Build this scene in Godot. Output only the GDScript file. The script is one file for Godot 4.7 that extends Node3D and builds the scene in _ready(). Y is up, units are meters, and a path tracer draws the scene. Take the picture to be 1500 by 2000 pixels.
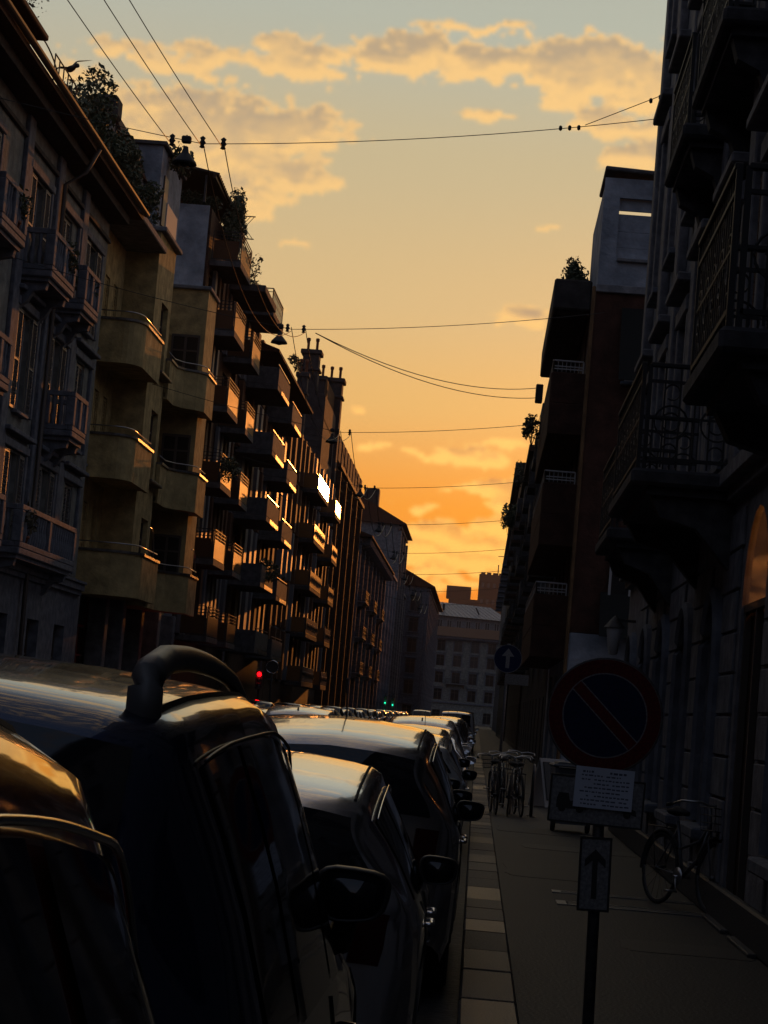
extends Node3D
# A Milan side street at sunset. World: y up, metres; the street runs along -Z (d = distance ahead of the camera), x to the right.
var M := {}
var taken := {}
var rng := RandomNumberGenerator.new()
var noise_a: NoiseTexture2D
var noise_b: NoiseTexture2D
var bump_a: NoiseTexture2D
var speckle: NoiseTexture2D
var cache := {}

# ------------------------------------------------------------------ camera, sky, sun
const SUN_AZ := 4.4
const SUN_EL := 5.6

func setup_view() -> void:
	var cam := Camera3D.new()
	cam.name = "camera"
	cam.fov = 26.36
	cam.near = 0.05
	cam.far = 4000.0
	cam.current = true
	add_child(cam)
	cam.position = Vector3(0, 1.77, 0)
	cam.basis = Basis(Vector3.UP, deg_to_rad(2.86)) * Basis(Vector3.RIGHT, deg_to_rad(5.13)) * Basis(Vector3.BACK, 0.085)
	var sun := DirectionalLight3D.new()
	sun.name = "sun"
	add_child(sun)
	var az := deg_to_rad(SUN_AZ)
	var el := deg_to_rad(SUN_EL)
	var to := Vector3(sin(az) * cos(el), sin(el), -cos(az) * cos(el))
	sun.look_at_from_position(to * 50.0, Vector3.ZERO)
	sun.light_color = Color(1.0, 0.6, 0.27)
	sun.light_energy = 0.42
	sun.light_angular_distance = 0.55
	sun.shadow_enabled = true
	var we := WorldEnvironment.new()
	we.name = "environment"
	var e := Environment.new()
	e.background_mode = Environment.BG_SKY
	e.tonemap_mode = Environment.TONE_MAPPER_LINEAR
	e.tonemap_exposure = 1.0
	e.sdfgi_enabled = true
	e.ssao_enabled = true
	e.ssil_enabled = true
	var sky := Sky.new()
	var pm := PanoramaSkyMaterial.new()
	pm.panorama = ImageTexture.create_from_image(sky_picture())
	sky.sky_material = pm
	e.sky = sky
	e.fog_enabled = true
	e.fog_density = 0.00013
	e.fog_light_color = Color(1.0, 0.86, 0.74)
	we.environment = e
	add_child(we)

func lin(r: float, g: float, b: float) -> Color:
	return Color(r / 255.0, g / 255.0, b / 255.0).srgb_to_linear()

func ramp(stops: Array, t: float) -> Color:
	if t <= stops[0][0]: return stops[0][1]
	for i in range(1, stops.size()):
		if t <= stops[i][0]:
			var k: float = (t - stops[i - 1][0]) / (stops[i][0] - stops[i - 1][0])
			k = k * k * (3.0 - 2.0 * k) * 0.4 + k * 0.6
			return (stops[i - 1][1] as Color).lerp(stops[i][1], k)
	return stops[-1][1]

var sky_warm := []
var sky_cool := []
var cloud_noise := FastNoiseLite.new()
var cloud_warp := FastNoiseLite.new()
var cloud_puff := FastNoiseLite.new()
# clouds: azimuth, elevation of the centre, half width, half height (degrees), thickness, tilt
var clouds := [
	[-10.48, 16.21, 1.61, 0.46, 0.80, 0.04],
	[-9.05, 16.33, 1.74, 0.54, 0.95, 0.04],
	[-6.64, 16.83, 1.01, 0.38, 1.00, 0.04],
	[-5.62, 16.57, 1.61, 0.56, 1.00, 0.04],
	[-3.76, 16.76, 1.48, 0.51, 0.95, 0.04],
	[-2.72, 17.13, 0.94, 0.54, 1.00, 0.04],
	[-1.48, 16.87, 1.61, 0.56, 1.00, 0.04],
	[0.12, 17.06, 1.61, 0.56, 1.00, 0.04],
	[2.01, 16.95, 2.28, 0.91, 1.15, 0.04],
	[1.12, 16.46, 1.61, 0.54, 1.05, 0.04],
	[3.39, 16.61, 1.48, 0.81, 1.15, 0.04],
	[-1.30, 17.77, 2.01, 0.16, 0.80, 0.04],
	[-8.08, 15.83, 1.07, 0.27, 0.60, 0.04],
	[-9.32, 15.00, 2.15, 0.46, 1.00, 0.04],
	[-7.45, 14.72, 2.82, 0.83, 1.15, 0.04],
	[-5.85, 14.77, 1.14, 0.60, 0.95, 0.04],
	[-8.34, 14.31, 2.95, 0.81, 1.10, 0.04],
	[-6.96, 13.71, 2.28, 0.74, 0.95, 0.04],
	[-5.75, 13.59, 0.94, 0.47, 0.80, 0.04],
	[-7.28, 12.92, 1.48, 0.67, 0.85, 0.04],
	[-10.39, 15.18, 1.61, 0.54, 0.80, 0.04],
	[-12.24, 15.55, 1.21, 0.54, 0.60, 0.04],
	[-5.15, 14.41, 0.54, 0.20, 0.60, 0.04],
	[-0.88, 15.52, 1.01, 0.27, 0.95, 0.04],
	[1.88, 15.42, 0.87, 0.24, 1.10, 0.04],
	[3.16, 15.42, 1.01, 0.40, 1.15, 0.04],
	[3.02, 14.78, 1.07, 0.43, 1.25, 0.04],
	[4.35, 14.80, 1.07, 0.54, 1.15, 0.04],
	[2.13, 15.72, 0.81, 0.30, 0.95, 0.04],
	[2.42, 16.12, 0.94, 0.24, 0.85, 0.04],
	[-5.74, 11.75, 0.43, 0.11, 0.90, 0.04],
	[-5.81, 10.25, 0.21, 0.09, 0.90, 0.04],
	[0.89, 12.99, 0.38, 0.08, 0.90, 0.04],
	[0.71, 10.51, 0.83, 0.35, 0.86, 0.04],
	[1.14, 10.22, 0.54, 0.30, 0.86, 0.04],
	[-3.75, 7.67, 0.24, 0.07, 0.80, 0.04],
	[-3.38, 6.80, 0.46, 0.15, 0.95, 0.04],
	[-2.25, 6.67, 0.40, 0.13, 0.90, 0.04],
	[-1.12, 6.74, 1.21, 0.23, 1.00, 0.04],
	[0.07, 7.08, 0.94, 0.17, 0.95, 0.04],
	[-0.30, 6.61, 0.94, 0.16, 0.90, 0.04],
	[0.10, 5.94, 0.66, 0.22, 0.98, 0.04],
	[0.46, 5.61, 0.59, 0.31, 1.08, 0.04],
	[-1.94, 5.34, 0.56, 0.13, 0.93, 0.04],
	[-1.10, 5.81, 0.37, 0.10, 0.78, 0.04],
	[-2.16, 4.78, 0.74, 0.24, 1.03, 0.04],
	[-1.21, 4.67, 1.18, 0.34, 1.28, 0.04],
	[-0.38, 4.47, 1.11, 0.37, 1.33, 0.04],
	[-1.84, 4.21, 0.89, 0.37, 1.03, 0.04],
	[-0.75, 4.04, 1.33, 0.28, 1.03, 0.04],
	[0.26, 4.86, 0.66, 0.62, 1.08, 0.04],
	[0.07, 3.91, 1.03, 0.24, 0.98, 0.04],
	[-1.39, 3.65, 0.89, 0.24, 0.98, 0.04],
	[-1.62, 3.22, 0.74, 0.18, 0.93, 0.04],
	[-0.57, 3.52, 1.18, 0.22, 0.93, 0.04],
	[1.01, 5.46, 0.89, 0.93, 0.98, 0.04]
]

func air(az: float, el: float) -> Color:
	var w := pow(0.5 + 0.5 * cos(deg_to_rad(az - SUN_AZ)), 3.5)
	var c := ramp(sky_cool, el).lerp(ramp(sky_warm, el), w)
	# the aureole round the sun
	var a := Vector2(wrapf(az - SUN_AZ, -180.0, 180.0), el - SUN_EL + 1.0).length()
	return c + Color(0.26, 0.07, 0.0) * exp(-a * a / 40.0)

func cloud_amount(az: float, el: float) -> Vector2:
	var x := az + cloud_warp.get_noise_2d(az * 2.2, el * 6.0) * 0.7
	var y := el + cloud_warp.get_noise_2d(az * 2.6 + 90.0, el * 6.0) * 0.3
	var best := -1.0
	var up := 0.0
	var sum := 0.0
	for c in clouds:
		var dx: float = (x - c[0]) / c[2]
		if absf(dx) > 1.6: continue
		var dy: float = (y - c[1] - c[5] * (x - c[0])) / c[3]
		if absf(dy) > 1.6: continue
		var m: float = (1.0 - sqrt(dx * dx + dy * dy)) * 1.5
		if m > -1.0:
			best = maxf(best, minf(m, 1.0) * c[4] + (c[4] - 1.0) * 0.5)
			var wt := maxf(m + 0.3, 0.0)
			up += dy * wt
			sum += wt
	if best <= -0.9: return Vector2.ZERO
	var n := cloud_noise.get_noise_2d(az * 5.0 + el * 4.0, el * 15.0) * 1.5
	var fine := cloud_noise.get_noise_2d(az * 17.0 + 300.0, el * 34.0 - az * 4.0) * 1.5
	var puff := 0.6 - absf(cloud_puff.get_noise_2d(az * 11.0, el * 15.0)) * 2.4
	return Vector2(clampf(best * 1.05 + n * 0.72 + fine * 0.6 + puff * 0.2 + 0.03, 0.0, 1.0), up / maxf(sum, 0.01) * 1.1 + n * 0.35 + fine * 0.45 - puff * 0.12)

func sky_at(az: float, el: float, detail: bool) -> Color:
	var c := air(az, el)
	if el < 0.0: return c
	var d := 0.0
	var toward := 0.0
	var high := 0.0
	if detail:
		var q := cloud_amount(az, el)
		d = q.x
		high = q.y
		if d > 0.0: toward = cloud_amount(az + 0.12, el - 0.2).x
	else:
		var n := cloud_noise.get_noise_2d(az * 1.6 + 700.0, el * 4.0) * 1.6
		d = clampf(n * 1.2 - 0.1, 0.0, 0.8) * smoothstep(0.0, 6.0, el)
		toward = d
	if d <= 0.0: return c
	var w := pow(0.5 + 0.5 * cos(deg_to_rad(az - SUN_AZ)), 3.5)
	var low := 1.0 - smoothstep(4.0, 13.0, el)
	var gold: Color = lin(256, 208, 136).lerp(lin(296, 222, 108), low)
	var grey: Color = lin(192, 168, 136).lerp(lin(236, 156, 78), low)
	gold = lin(110, 108, 118).lerp(gold, w)
	grey = lin(92, 96, 110).lerp(grey, w)
	var lit := clampf(0.54 + low * 0.35 - high * 0.75 + (d - toward) * 0.9, 0.0, 1.0)
	lit = maxf(lit, (1.0 - smoothstep(0.3, 0.8, d)) * 0.85)
	var cc := grey.lerp(gold, lit)
	return c.lerp(cc, smoothstep(0.02, 0.34, d) * 0.95)

func sky_picture() -> Image:
	sky_warm = [[-2.0, lin(246, 126, 46)], [0.0, lin(256, 134, 46)], [3.3, lin(264, 154, 44)], [5.3, lin(258, 166, 58)], [8.0, lin(241, 190, 114)], [10.6, lin(226, 192, 136)], [14.4, lin(206, 188, 148)], [18.0, lin(186, 188, 171)], [25.0, lin(148, 158, 158)], [40.0, lin(102, 117, 132)], [60.0, lin(78, 95, 120)], [90.0, lin(72, 86, 108)]]
	sky_cool = [[0.0, lin(114, 113, 121)], [8.0, lin(117, 121, 134)], [25.0, lin(112, 121, 142)], [50.0, lin(94, 108, 132)], [90.0, lin(72, 86, 108)]]
	cloud_noise.seed = 7
	cloud_noise.noise_type = FastNoiseLite.TYPE_SIMPLEX_SMOOTH
	cloud_noise.frequency = 0.055
	cloud_noise.fractal_type = FastNoiseLite.FRACTAL_FBM
	cloud_noise.fractal_octaves = 7
	cloud_noise.fractal_gain = 0.62
	cloud_puff.seed = 33
	cloud_puff.noise_type = FastNoiseLite.TYPE_SIMPLEX_SMOOTH
	cloud_puff.frequency = 0.1
	cloud_puff.fractal_octaves = 4
	cloud_warp.seed = 21
	cloud_warp.frequency = 0.18
	cloud_warp.fractal_octaves = 3
	var w := 512
	var h := 256
	var small := Image.create(w, h, false, Image.FORMAT_RGBF)
	for j in h:
		var el := 90.0 - (j + 0.5) / h * 180.0
		for i in w:
			var az := wrapf((i + 0.5) / w * 360.0, -180.0, 180.0)
			small.set_pixel(i, j, sky_at(az, maxf(el, -1.0), false))
	small.resize(4096, 2048, Image.INTERPOLATE_BILINEAR)
	var ppd := 4096.0 / 360.0
	for i in range(int(-20 * ppd), int(20 * ppd)):
		var az := (i + 0.5) / ppd
		var ea := 1.0 - smoothstep(14.0, 20.0, absf(az + 2.0))
		for j in range(int((90.0 - 24.0) * ppd), int(90.0 * ppd)):
			var el := 90.0 - (j + 0.5) / ppd
			var k := ea * (1.0 - smoothstep(20.0, 24.0, el))
			var x := posmod(i, 4096)
			if k > 0.0:
				var c := sky_at(az, el, true)
				small.set_pixel(x, j, small.get_pixel(x, j).lerp(c, k))
	return small

# ------------------------------------------------------------------ nodes, names, labels
func P(x: float, y: float, d: float) -> Vector3:
	return Vector3(x, y, -d)

func numbered(n: String) -> String:
	if not taken.has(n):
		taken[n] = 0
		return n
	taken[n] += 1
	return "%s_%03d" % [n, taken[n]]

func tag(o: Node, label: String, category: String, group := "") -> Node:
	o.set_meta("label", label)
	o.set_meta("category", category)
	if group: o.set_meta("group", group)
	return o

func thing(called: String, label: String, category: String, at: Vector3, turn := 0.0, group := "") -> Node3D:
	var o := Node3D.new()
	o.name = numbered(called)
	add_child(o)
	o.position = at
	o.rotation.y = turn
	tag(o, label, category, group)
	return o

func st(smooth := false) -> SurfaceTool:
	var s := SurfaceTool.new()
	s.begin(Mesh.PRIMITIVE_TRIANGLES)
	s.set_smooth_group(0 if smooth else -1)
	return s

func done(s: SurfaceTool) -> ArrayMesh:
	s.generate_normals()
	return s.commit()

func put(s, called: String, m: Material, parent: Node = null, xf := Transform3D()) -> MeshInstance3D:
	var o := MeshInstance3D.new()
	o.mesh = done(s) if s is SurfaceTool else s
	o.material_override = null
	o.set_surface_override_material(0, m)
	o.transform = xf
	if parent == null:
		o.name = numbered(called)
		add_child(o)
	else:
		o.name = called
		parent.add_child(o, true)
	return o

func setting(s, called: String, m: Material) -> MeshInstance3D:
	var o := put(s, called, m)
	o.set_meta("kind", "structure")
	return o

# ------------------------------------------------------------------ shapes
func tri(s: SurfaceTool, a: Vector3, b: Vector3, c: Vector3) -> void:
	s.add_vertex(a); s.add_vertex(b); s.add_vertex(c)

func quad(s: SurfaceTool, a: Vector3, b: Vector3, c: Vector3, d: Vector3) -> void:
	tri(s, a, b, c); tri(s, a, c, d)

# a box from its centre and size; its long edges are chamfered by c
func bx(s: SurfaceTool, at: Vector3, size: Vector3, b := Basis(), c := 0.0) -> void:
	var h := size * 0.5
	if c <= 0.0:
		var v := []
		for i in 8:
			v.append(at + b * Vector3(h.x if i & 1 else -h.x, h.y if i & 2 else -h.y, h.z if i & 4 else -h.z))
		for f in [[0, 1, 3, 2], [4, 6, 7, 5], [0, 4, 5, 1], [2, 3, 7, 6], [0, 2, 6, 4], [1, 5, 7, 3]]:
			quad(s, v[f[0]], v[f[1]], v[f[2]], v[f[3]])
		return
	c = minf(c, minf(h.x, minf(h.y, h.z)) * 0.9)
	# eight corners, three points each
	var p := {}
	for i in 8:
		var sg := Vector3(1 if i & 1 else -1, 1 if i & 2 else -1, 1 if i & 4 else -1)
		p[i] = [at + b * (sg * Vector3(h.x, h.y - c, h.z - c)), at + b * (sg * Vector3(h.x - c, h.y, h.z - c)), at + b * (sg * Vector3(h.x - c, h.y - c, h.z))]
		tri(s, p[i][0], p[i][1], p[i][2]) if sg.x * sg.y * sg.z < 0 else tri(s, p[i][0], p[i][2], p[i][1])
	for f in [[0, 0, 2, 6, 4], [0, 1, 5, 7, 3], [1, 0, 4, 5, 1], [1, 2, 3, 7, 6], [2, 0, 1, 3, 2], [2, 4, 6, 7, 5]]:
		quad(s, p[f[1]][f[0]], p[f[2]][f[0]], p[f[3]][f[0]], p[f[4]][f[0]])
	for ed in [[0, 1, 1, 2], [2, 3, 1, 2], [4, 5, 1, 2], [6, 7, 1, 2], [0, 2, 0, 2], [1, 3, 0, 2], [4, 6, 0, 2], [5, 7, 0, 2], [0, 4, 0, 1], [1, 5, 0, 1], [2, 6, 0, 1], [3, 7, 0, 1]]:
		quad(s, p[ed[0]][ed[2]], p[ed[1]][ed[2]], p[ed[1]][ed[3]], p[ed[0]][ed[3]])

# a tube through points
func tube(s: SurfaceTool, pts: Array, r: float, n := 6, r1 := -1.0) -> void:
	var rings := []
	var up := Vector3.UP
	for i in pts.size():
		var t: Vector3 = (pts[mini(i + 1, pts.size() - 1)] - pts[maxi(i - 1, 0)]).normalized()
		var ref := up if absf(t.dot(up)) < 0.95 else Vector3.RIGHT
		var a := t.cross(ref).normalized()
		var b := a.cross(t).normalized()
		var rr := r if r1 < 0.0 else lerpf(r, r1, float(i) / maxf(pts.size() - 1, 1))
		var ring := []
		for k in n:
			var w := TAU * k / n
			ring.append(pts[i] + (a * cos(w) + b * sin(w)) * rr)
		rings.append(ring)
	for i in rings.size() - 1:
		for k in n:
			quad(s, rings[i][k], rings[i][(k + 1) % n], rings[i + 1][(k + 1) % n], rings[i + 1][k])
	for k in range(1, n - 1):
		tri(s, rings[0][0], rings[0][k + 1], rings[0][k])
		tri(s, rings[-1][0], rings[-1][k], rings[-1][k + 1])

func arc(c: Vector3, a: Vector3, b: Vector3, from: float, to: float, n: int) -> Array:
	var out := []
	for i in n + 1:
		var w := lerpf(from, to, float(i) / n)
		out.append(c + a * cos(w) + b * sin(w))
	return out

# a solid of revolution about y
func lathe(s: SurfaceTool, prof: Array, n := 16, xf := Transform3D()) -> void:
	for i in prof.size() - 1:
		for k in n:
			var w0 := TAU * k / n
			var w1 := TAU * (k + 1) / n
			var p: Vector2 = prof[i]
			var q: Vector2 = prof[i + 1]
			var a := xf * Vector3(p.x * cos(w0), p.y, p.x * sin(w0))
			var b := xf * Vector3(p.x * cos(w1), p.y, p.x * sin(w1))
			var c := xf * Vector3(q.x * cos(w1), q.y, q.x * sin(w1))
			var d := xf * Vector3(q.x * cos(w0), q.y, q.x * sin(w0))
			if p.x > 1e-5: tri(s, a, b, c)
			if q.x > 1e-5: tri(s, a, c, d)

# a polygon in the xy plane, pulled along z
func prism(s: SurfaceTool, poly: Array, z0: float, z1: float, xf := Transform3D()) -> void:
	var pv := PackedVector2Array(poly)
	var idx := Geometry2D.triangulate_polygon(pv)
	for i in range(0, idx.size(), 3):
		for z in [z0, z1]:
			var t := []
			for k in 3: t.append(xf * Vector3(pv[idx[i + k]].x, pv[idx[i + k]].y, z))
			tri(s, t[0], t[1], t[2])
	for i in pv.size():
		var a := pv[i]
		var b := pv[(i + 1) % pv.size()]
		quad(s, xf * Vector3(a.x, a.y, z0), xf * Vector3(b.x, b.y, z0), xf * Vector3(b.x, b.y, z1), xf * Vector3(a.x, a.y, z1))

# a wall in the xy plane at depth z with real openings, their reveals running back by depth
func holed(s: SurfaceTool, x0: float, x1: float, y0: float, y1: float, holes: Array, depth: float, z := 0.0) -> void:
	var xs := [x0, x1]
	var ys := [y0, y1]
	for h in holes:
		for v in [h.position.x, h.end.x]:
			if v > x0 and v < x1 and not xs.has(v): xs.append(v)
		for v in [h.position.y, h.end.y]:
			if v > y0 and v < y1 and not ys.has(v): ys.append(v)
	xs.sort()
	ys.sort()
	for i in xs.size() - 1:
		var run := -1.0
		for j in ys.size() - 1:
			var c := Vector2((xs[i] + xs[i + 1]) * 0.5, (ys[j] + ys[j + 1]) * 0.5)
			var open := false
			for h in holes:
				if h.has_point(c):
					open = true
					break
			if not open and run < 0.0: run = ys[j]
			if run >= 0.0 and (open or j == ys.size() - 2):
				var top: float = ys[j] if open else ys[j + 1]
				quad(s, Vector3(xs[i], run, z), Vector3(xs[i], top, z), Vector3(xs[i + 1], top, z), Vector3(xs[i + 1], run, z))
				run = -1.0
	for h in holes:
		var a: Vector2 = h.position
		var b: Vector2 = h.end
		var q := z - depth
		quad(s, Vector3(a.x, a.y, z), Vector3(a.x, b.y, z), Vector3(a.x, b.y, q), Vector3(a.x, a.y, q))
		quad(s, Vector3(b.x, a.y, z), Vector3(b.x, a.y, q), Vector3(b.x, b.y, q), Vector3(b.x, b.y, z))
		quad(s, Vector3(a.x, b.y, z), Vector3(b.x, b.y, z), Vector3(b.x, b.y, q), Vector3(a.x, b.y, q))
		quad(s, Vector3(a.x, a.y, z), Vector3(a.x, a.y, q), Vector3(b.x, a.y, q), Vector3(b.x, a.y, z))

func leaves(s: SurfaceTool, at: Vector3, r: Vector3, n: int, size: float, seed_: int, hollow := 0.35) -> void:
	var g := RandomNumberGenerator.new()
	g.seed = seed_
	var lumps := []
	for i in 7:
		lumps.append([Vector3(g.randfn(), g.randfn(), g.randfn()).normalized() * g.randf_range(0.25, 0.75), g.randf_range(0.35, 0.6)])
	for i in n:
		var l = lumps[g.randi() % lumps.size()]
		var p: Vector3 = l[0] + Vector3(g.randfn(), g.randfn(), g.randfn()).normalized() * l[1] * pow(g.randf(), hollow)
		var c := at + p * r
		var a := Vector3(g.randfn(), g.randfn(), g.randfn()).normalized()
		var b := a.cross(Vector3(g.randfn(), g.randfn(), g.randfn())).normalized()
		var z := size * (0.45 + 1.3 * g.randf() * g.randf())
		quad(s, c - a * z * 0.5, c + b * z * 0.28, c + a * z * 0.6, c - b * z * 0.28)

# ------------------------------------------------------------------ materials
func mat(key: String, c: Color, rough := 0.85, grain := 0.0, scale := 1.0, metal := 0.0) -> StandardMaterial3D:
	var m := StandardMaterial3D.new()
	m.resource_name = key
	m.albedo_color = c.linear_to_srgb()
	m.roughness = rough
	m.metallic = metal
	if grain > 0.0:
		m.albedo_texture = speckle if grain > 2.5 else noise_b if grain > 1.5 else noise_a
		m.uv1_triplanar = true
		m.uv1_world_triplanar = true
		m.uv1_scale = Vector3.ONE * scale
		m.heightmap_enabled = false
		m.normal_enabled = true
		m.normal_texture = bump_a
		m.normal_scale = 0.22
		m.metallic_specular = 0.3
	M[key] = m
	return m

func noise_tex(seed_: int, freq: float, oct: int, lo: float, hi: float, normal := false, warm := 0.0) -> NoiseTexture2D:
	var n := FastNoiseLite.new()
	n.seed = seed_
	n.frequency = freq
	n.fractal_octaves = oct
	n.fractal_gain = 0.6
	var t := NoiseTexture2D.new()
	t.width = 512
	t.height = 512
	t.seamless = true
	t.noise = n
	if normal:
		t.as_normal_map = true
		t.bump_strength = 6.0
	else:
		var g := Gradient.new()
		g.set_color(0, Color(lo, lo, lo))
		g.set_color(1, Color(hi, hi * (1.0 - warm), hi * (1.0 - 2.0 * warm)))
		t.color_ramp = g
	return t

func materials() -> void:
	noise_a = noise_tex(3, 0.012, 6, 0.62, 1.0, false, 0.02)
	noise_b = noise_tex(5, 0.03, 6, 0.4, 1.0, false, 0.02)
	speckle = noise_tex(13, 0.16, 4, 0.28, 1.0, false, 0.01)
	bump_a = noise_tex(9, 0.06, 5, 0, 1, true)
	mat("asphalt", Color(0.055, 0.055, 0.057), 0.62, 2.0, 0.35)
	mat("asphalt_patch", Color(0.04, 0.042, 0.046), 0.66, 3.0, 1.1)
	M.asphalt_patch.metallic_specular = 0.35
	mat("asphalt_old", Color(0.055, 0.056, 0.06), 0.64, 3.0, 0.7)
	M.asphalt_old.metallic_specular = 0.35
	mat("pavement", Color(0.046, 0.048, 0.053), 0.66, 3.0, 0.8)
	M.pavement.metallic_specular = 0.35
	M.pavement.normal_scale = 0.35
	mat("granite", Color(0.15, 0.148, 0.147), 0.55, 3.0, 1.3)
	mat("granite_pink", Color(0.152, 0.14, 0.13), 0.5, 3.0, 1.5)
	mat("granite_light", Color(0.168, 0.163, 0.158), 0.4, 3.0, 1.6)
	mat("granite_dark", Color(0.128, 0.128, 0.13), 0.6, 3.0, 1.1)
	for k in ["granite", "granite_pink", "granite_dark", "granite_light"]: M[k].normal_scale = 0.7
	mat("ground", Color(0.08, 0.075, 0.07), 0.9, 1.0, 0.2)
	mat("stone_grey", Color(0.19, 0.21, 0.25), 0.85, 1.0, 0.35)
	mat("stucco_beige", Color(0.26, 0.275, 0.26), 0.9, 1.0, 0.25)
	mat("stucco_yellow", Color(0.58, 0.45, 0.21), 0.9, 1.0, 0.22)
	mat("stucco_ochre", Color(0.2, 0.12, 0.06), 0.85, 1.0, 0.22)
	mat("stucco_brown", Color(0.09, 0.05, 0.032), 0.75, 1.0, 0.22)
	mat("stucco_red", Color(0.085, 0.04, 0.028), 0.85, 1.0, 0.22)
	mat("stucco_pale", Color(0.42, 0.41, 0.39), 0.85, 1.0, 0.22)
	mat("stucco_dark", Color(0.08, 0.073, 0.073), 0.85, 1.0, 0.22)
	mat("plaster_blue", Color(0.34, 0.39, 0.46), 0.9, 1.0, 0.11)
	mat("plaster_grey", Color(0.24, 0.25, 0.27), 0.85, 1.0, 0.3)
	mat("stone_dark", Color(0.25, 0.25, 0.27), 0.8, 1.0, 0.5)
	mat("concrete", Color(0.13, 0.13, 0.135), 0.85, 1.0, 0.4)
	mat("roof_tile", Color(0.16, 0.075, 0.05), 0.85, 2.0, 0.6)
	mat("roof_metal", Color(0.42, 0.45, 0.5), 0.38, 1.0, 0.3, 0.6)
	mat("zinc", Color(0.18, 0.17, 0.16), 0.45, 1.0, 0.6, 0.7)
	mat("iron", Color(0.016, 0.015, 0.015), 0.6)
	mat("stone_sooty", Color(0.1, 0.1, 0.107), 0.85, 1.0, 0.6)
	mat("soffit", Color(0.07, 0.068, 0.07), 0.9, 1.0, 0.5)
	mat("steel", Color(0.3, 0.3, 0.3), 0.3, 0.0, 1.0, 0.9)
	mat("rim_dark", Color(0.08, 0.08, 0.08), 0.4, 0.0, 1.0, 0.8)
	mat("chrome", Color(0.6, 0.6, 0.6), 0.2, 0.0, 1.0, 1.0)
	mat("frame_white", Color(0.3, 0.29, 0.28), 0.6)
	mat("frame_dark", Color(0.06, 0.045, 0.035), 0.55)
	mat("shutter_grey", Color(0.12, 0.12, 0.125), 0.55)
	mat("shutter_green", Color(0.03, 0.06, 0.05), 0.55)
	mat("shutter_brown", Color(0.1, 0.05, 0.028), 0.72)
	M.shutter_brown.metallic_specular = 0.3
	mat("wood", Color(0.16, 0.075, 0.03), 0.55, 2.0, 2.5)
	mat("wood_door", Color(0.06, 0.035, 0.022), 0.45, 2.0, 2.0)
	mat("foliage", Color(0.035, 0.05, 0.02), 0.6)
	M.foliage.backlight_enabled = true
	M.foliage.backlight = Color(0.05, 0.06, 0.02)
	mat("foliage_dry", Color(0.07, 0.06, 0.03), 0.65)
	mat("bark", Color(0.05, 0.038, 0.028), 0.9, 1.0, 2.0)
	mat("terracotta", Color(0.26, 0.1, 0.055), 0.8, 1.0, 2.0)
	mat("glass_dark", Color(0.012, 0.013, 0.015), 0.04)
	mat("glass_old", Color(0.015, 0.016, 0.018), 0.1)
	mat("glass_bronze", Color(0.16, 0.075, 0.025), 0.2)
	mat("rubber", Color(0.012, 0.012, 0.012), 0.85)
	mat("black_plastic", Color(0.016, 0.016, 0.017), 0.45)
	mat("rail_grey", Color(0.1, 0.1, 0.1), 0.42)
	mat("plate_white", Color(0.6, 0.6, 0.58), 0.5)
	mat("lamp_red", Color(0.025, 0.002, 0.0025), 0.1)
	mat("lamp_clear", Color(0.5, 0.5, 0.5), 0.08)
	mat("sign_red", Color(0.15, 0.011, 0.012), 0.5, 1.0, 6.0)
	mat("sign_blue", Color(0.008, 0.018, 0.075), 0.5, 1.0, 6.0)
	mat("sign_white", Color(0.3, 0.305, 0.31), 0.5, 1.0, 6.0)
	mat("sign_black", Color(0.012, 0.012, 0.012), 0.45)
	mat("sign_back", Color(0.25, 0.25, 0.25), 0.45, 1.0, 4.0, 0.5)
	mat("galvanised", Color(0.16, 0.16, 0.165), 0.5, 1.0, 3.0, 0.6)
	mat("paper", Color(0.62, 0.66, 0.72), 0.8)
	mat("bin_grey", Color(0.07, 0.08, 0.095), 0.5)
	mat("awning_dark", Color(0.02, 0.022, 0.02), 0.85, 1.0, 2.0)
	mat("canvas_green", Color(0.035, 0.075, 0.06), 0.8, 1.0, 2.0)
	mat("bird_dark", Color(0.03, 0.028, 0.027), 0.8)
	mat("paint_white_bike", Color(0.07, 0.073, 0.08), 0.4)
	mat("lamp_niche", Color(0.42, 0.26, 0.12), 0.8, 1.0, 1.5)
	mat("glass_clear", Color(0.9, 0.9, 0.9, 0.12), 0.05)
	M.glass_clear.albedo_color.a = 0.12
	M.glass_clear.transparency = BaseMaterial3D.TRANSPARENCY_ALPHA
	for c in [["red", Color(0.11, 0.012, 0.009), 0.0], ["blue", Color(0.02, 0.032, 0.07), 0.7], ["silver", Color(0.74, 0.75, 0.77), 0.96], ["white", Color(0.72, 0.72, 0.7), 0.6], ["graphite", Color(0.13, 0.135, 0.145), 0.95], ["black", Color(0.008, 0.008, 0.009), 0.0], ["grey", Color(0.5, 0.505, 0.515), 0.96], ["beige", Color(0.34, 0.3, 0.22), 0.7], ["darkgreen", Color(0.012, 0.03, 0.022), 0.2]]:
		var m := mat("paint_" + c[0], c[1], 0.22, 0.0, 1.0, c[2])
		m.clearcoat_enabled = true
		m.clearcoat = 1.0
		m.clearcoat_roughness = 0.04
	for c in [["red", Color(1.0, 0.03, 0.06), 5.0], ["green", Color(0.15, 1.0, 0.72), 1.6], ["white", Color(1.0, 0.97, 0.9), 9.0], ["amber", Color(1.0, 0.62, 0.25), 12.0]]:
		var m := mat("glow_" + c[0], Color(0.1, 0.1, 0.1), 0.3)
		m.emission_enabled = true
		m.emission = c[1]
		m.emission_energy_multiplier = c[2]

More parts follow.
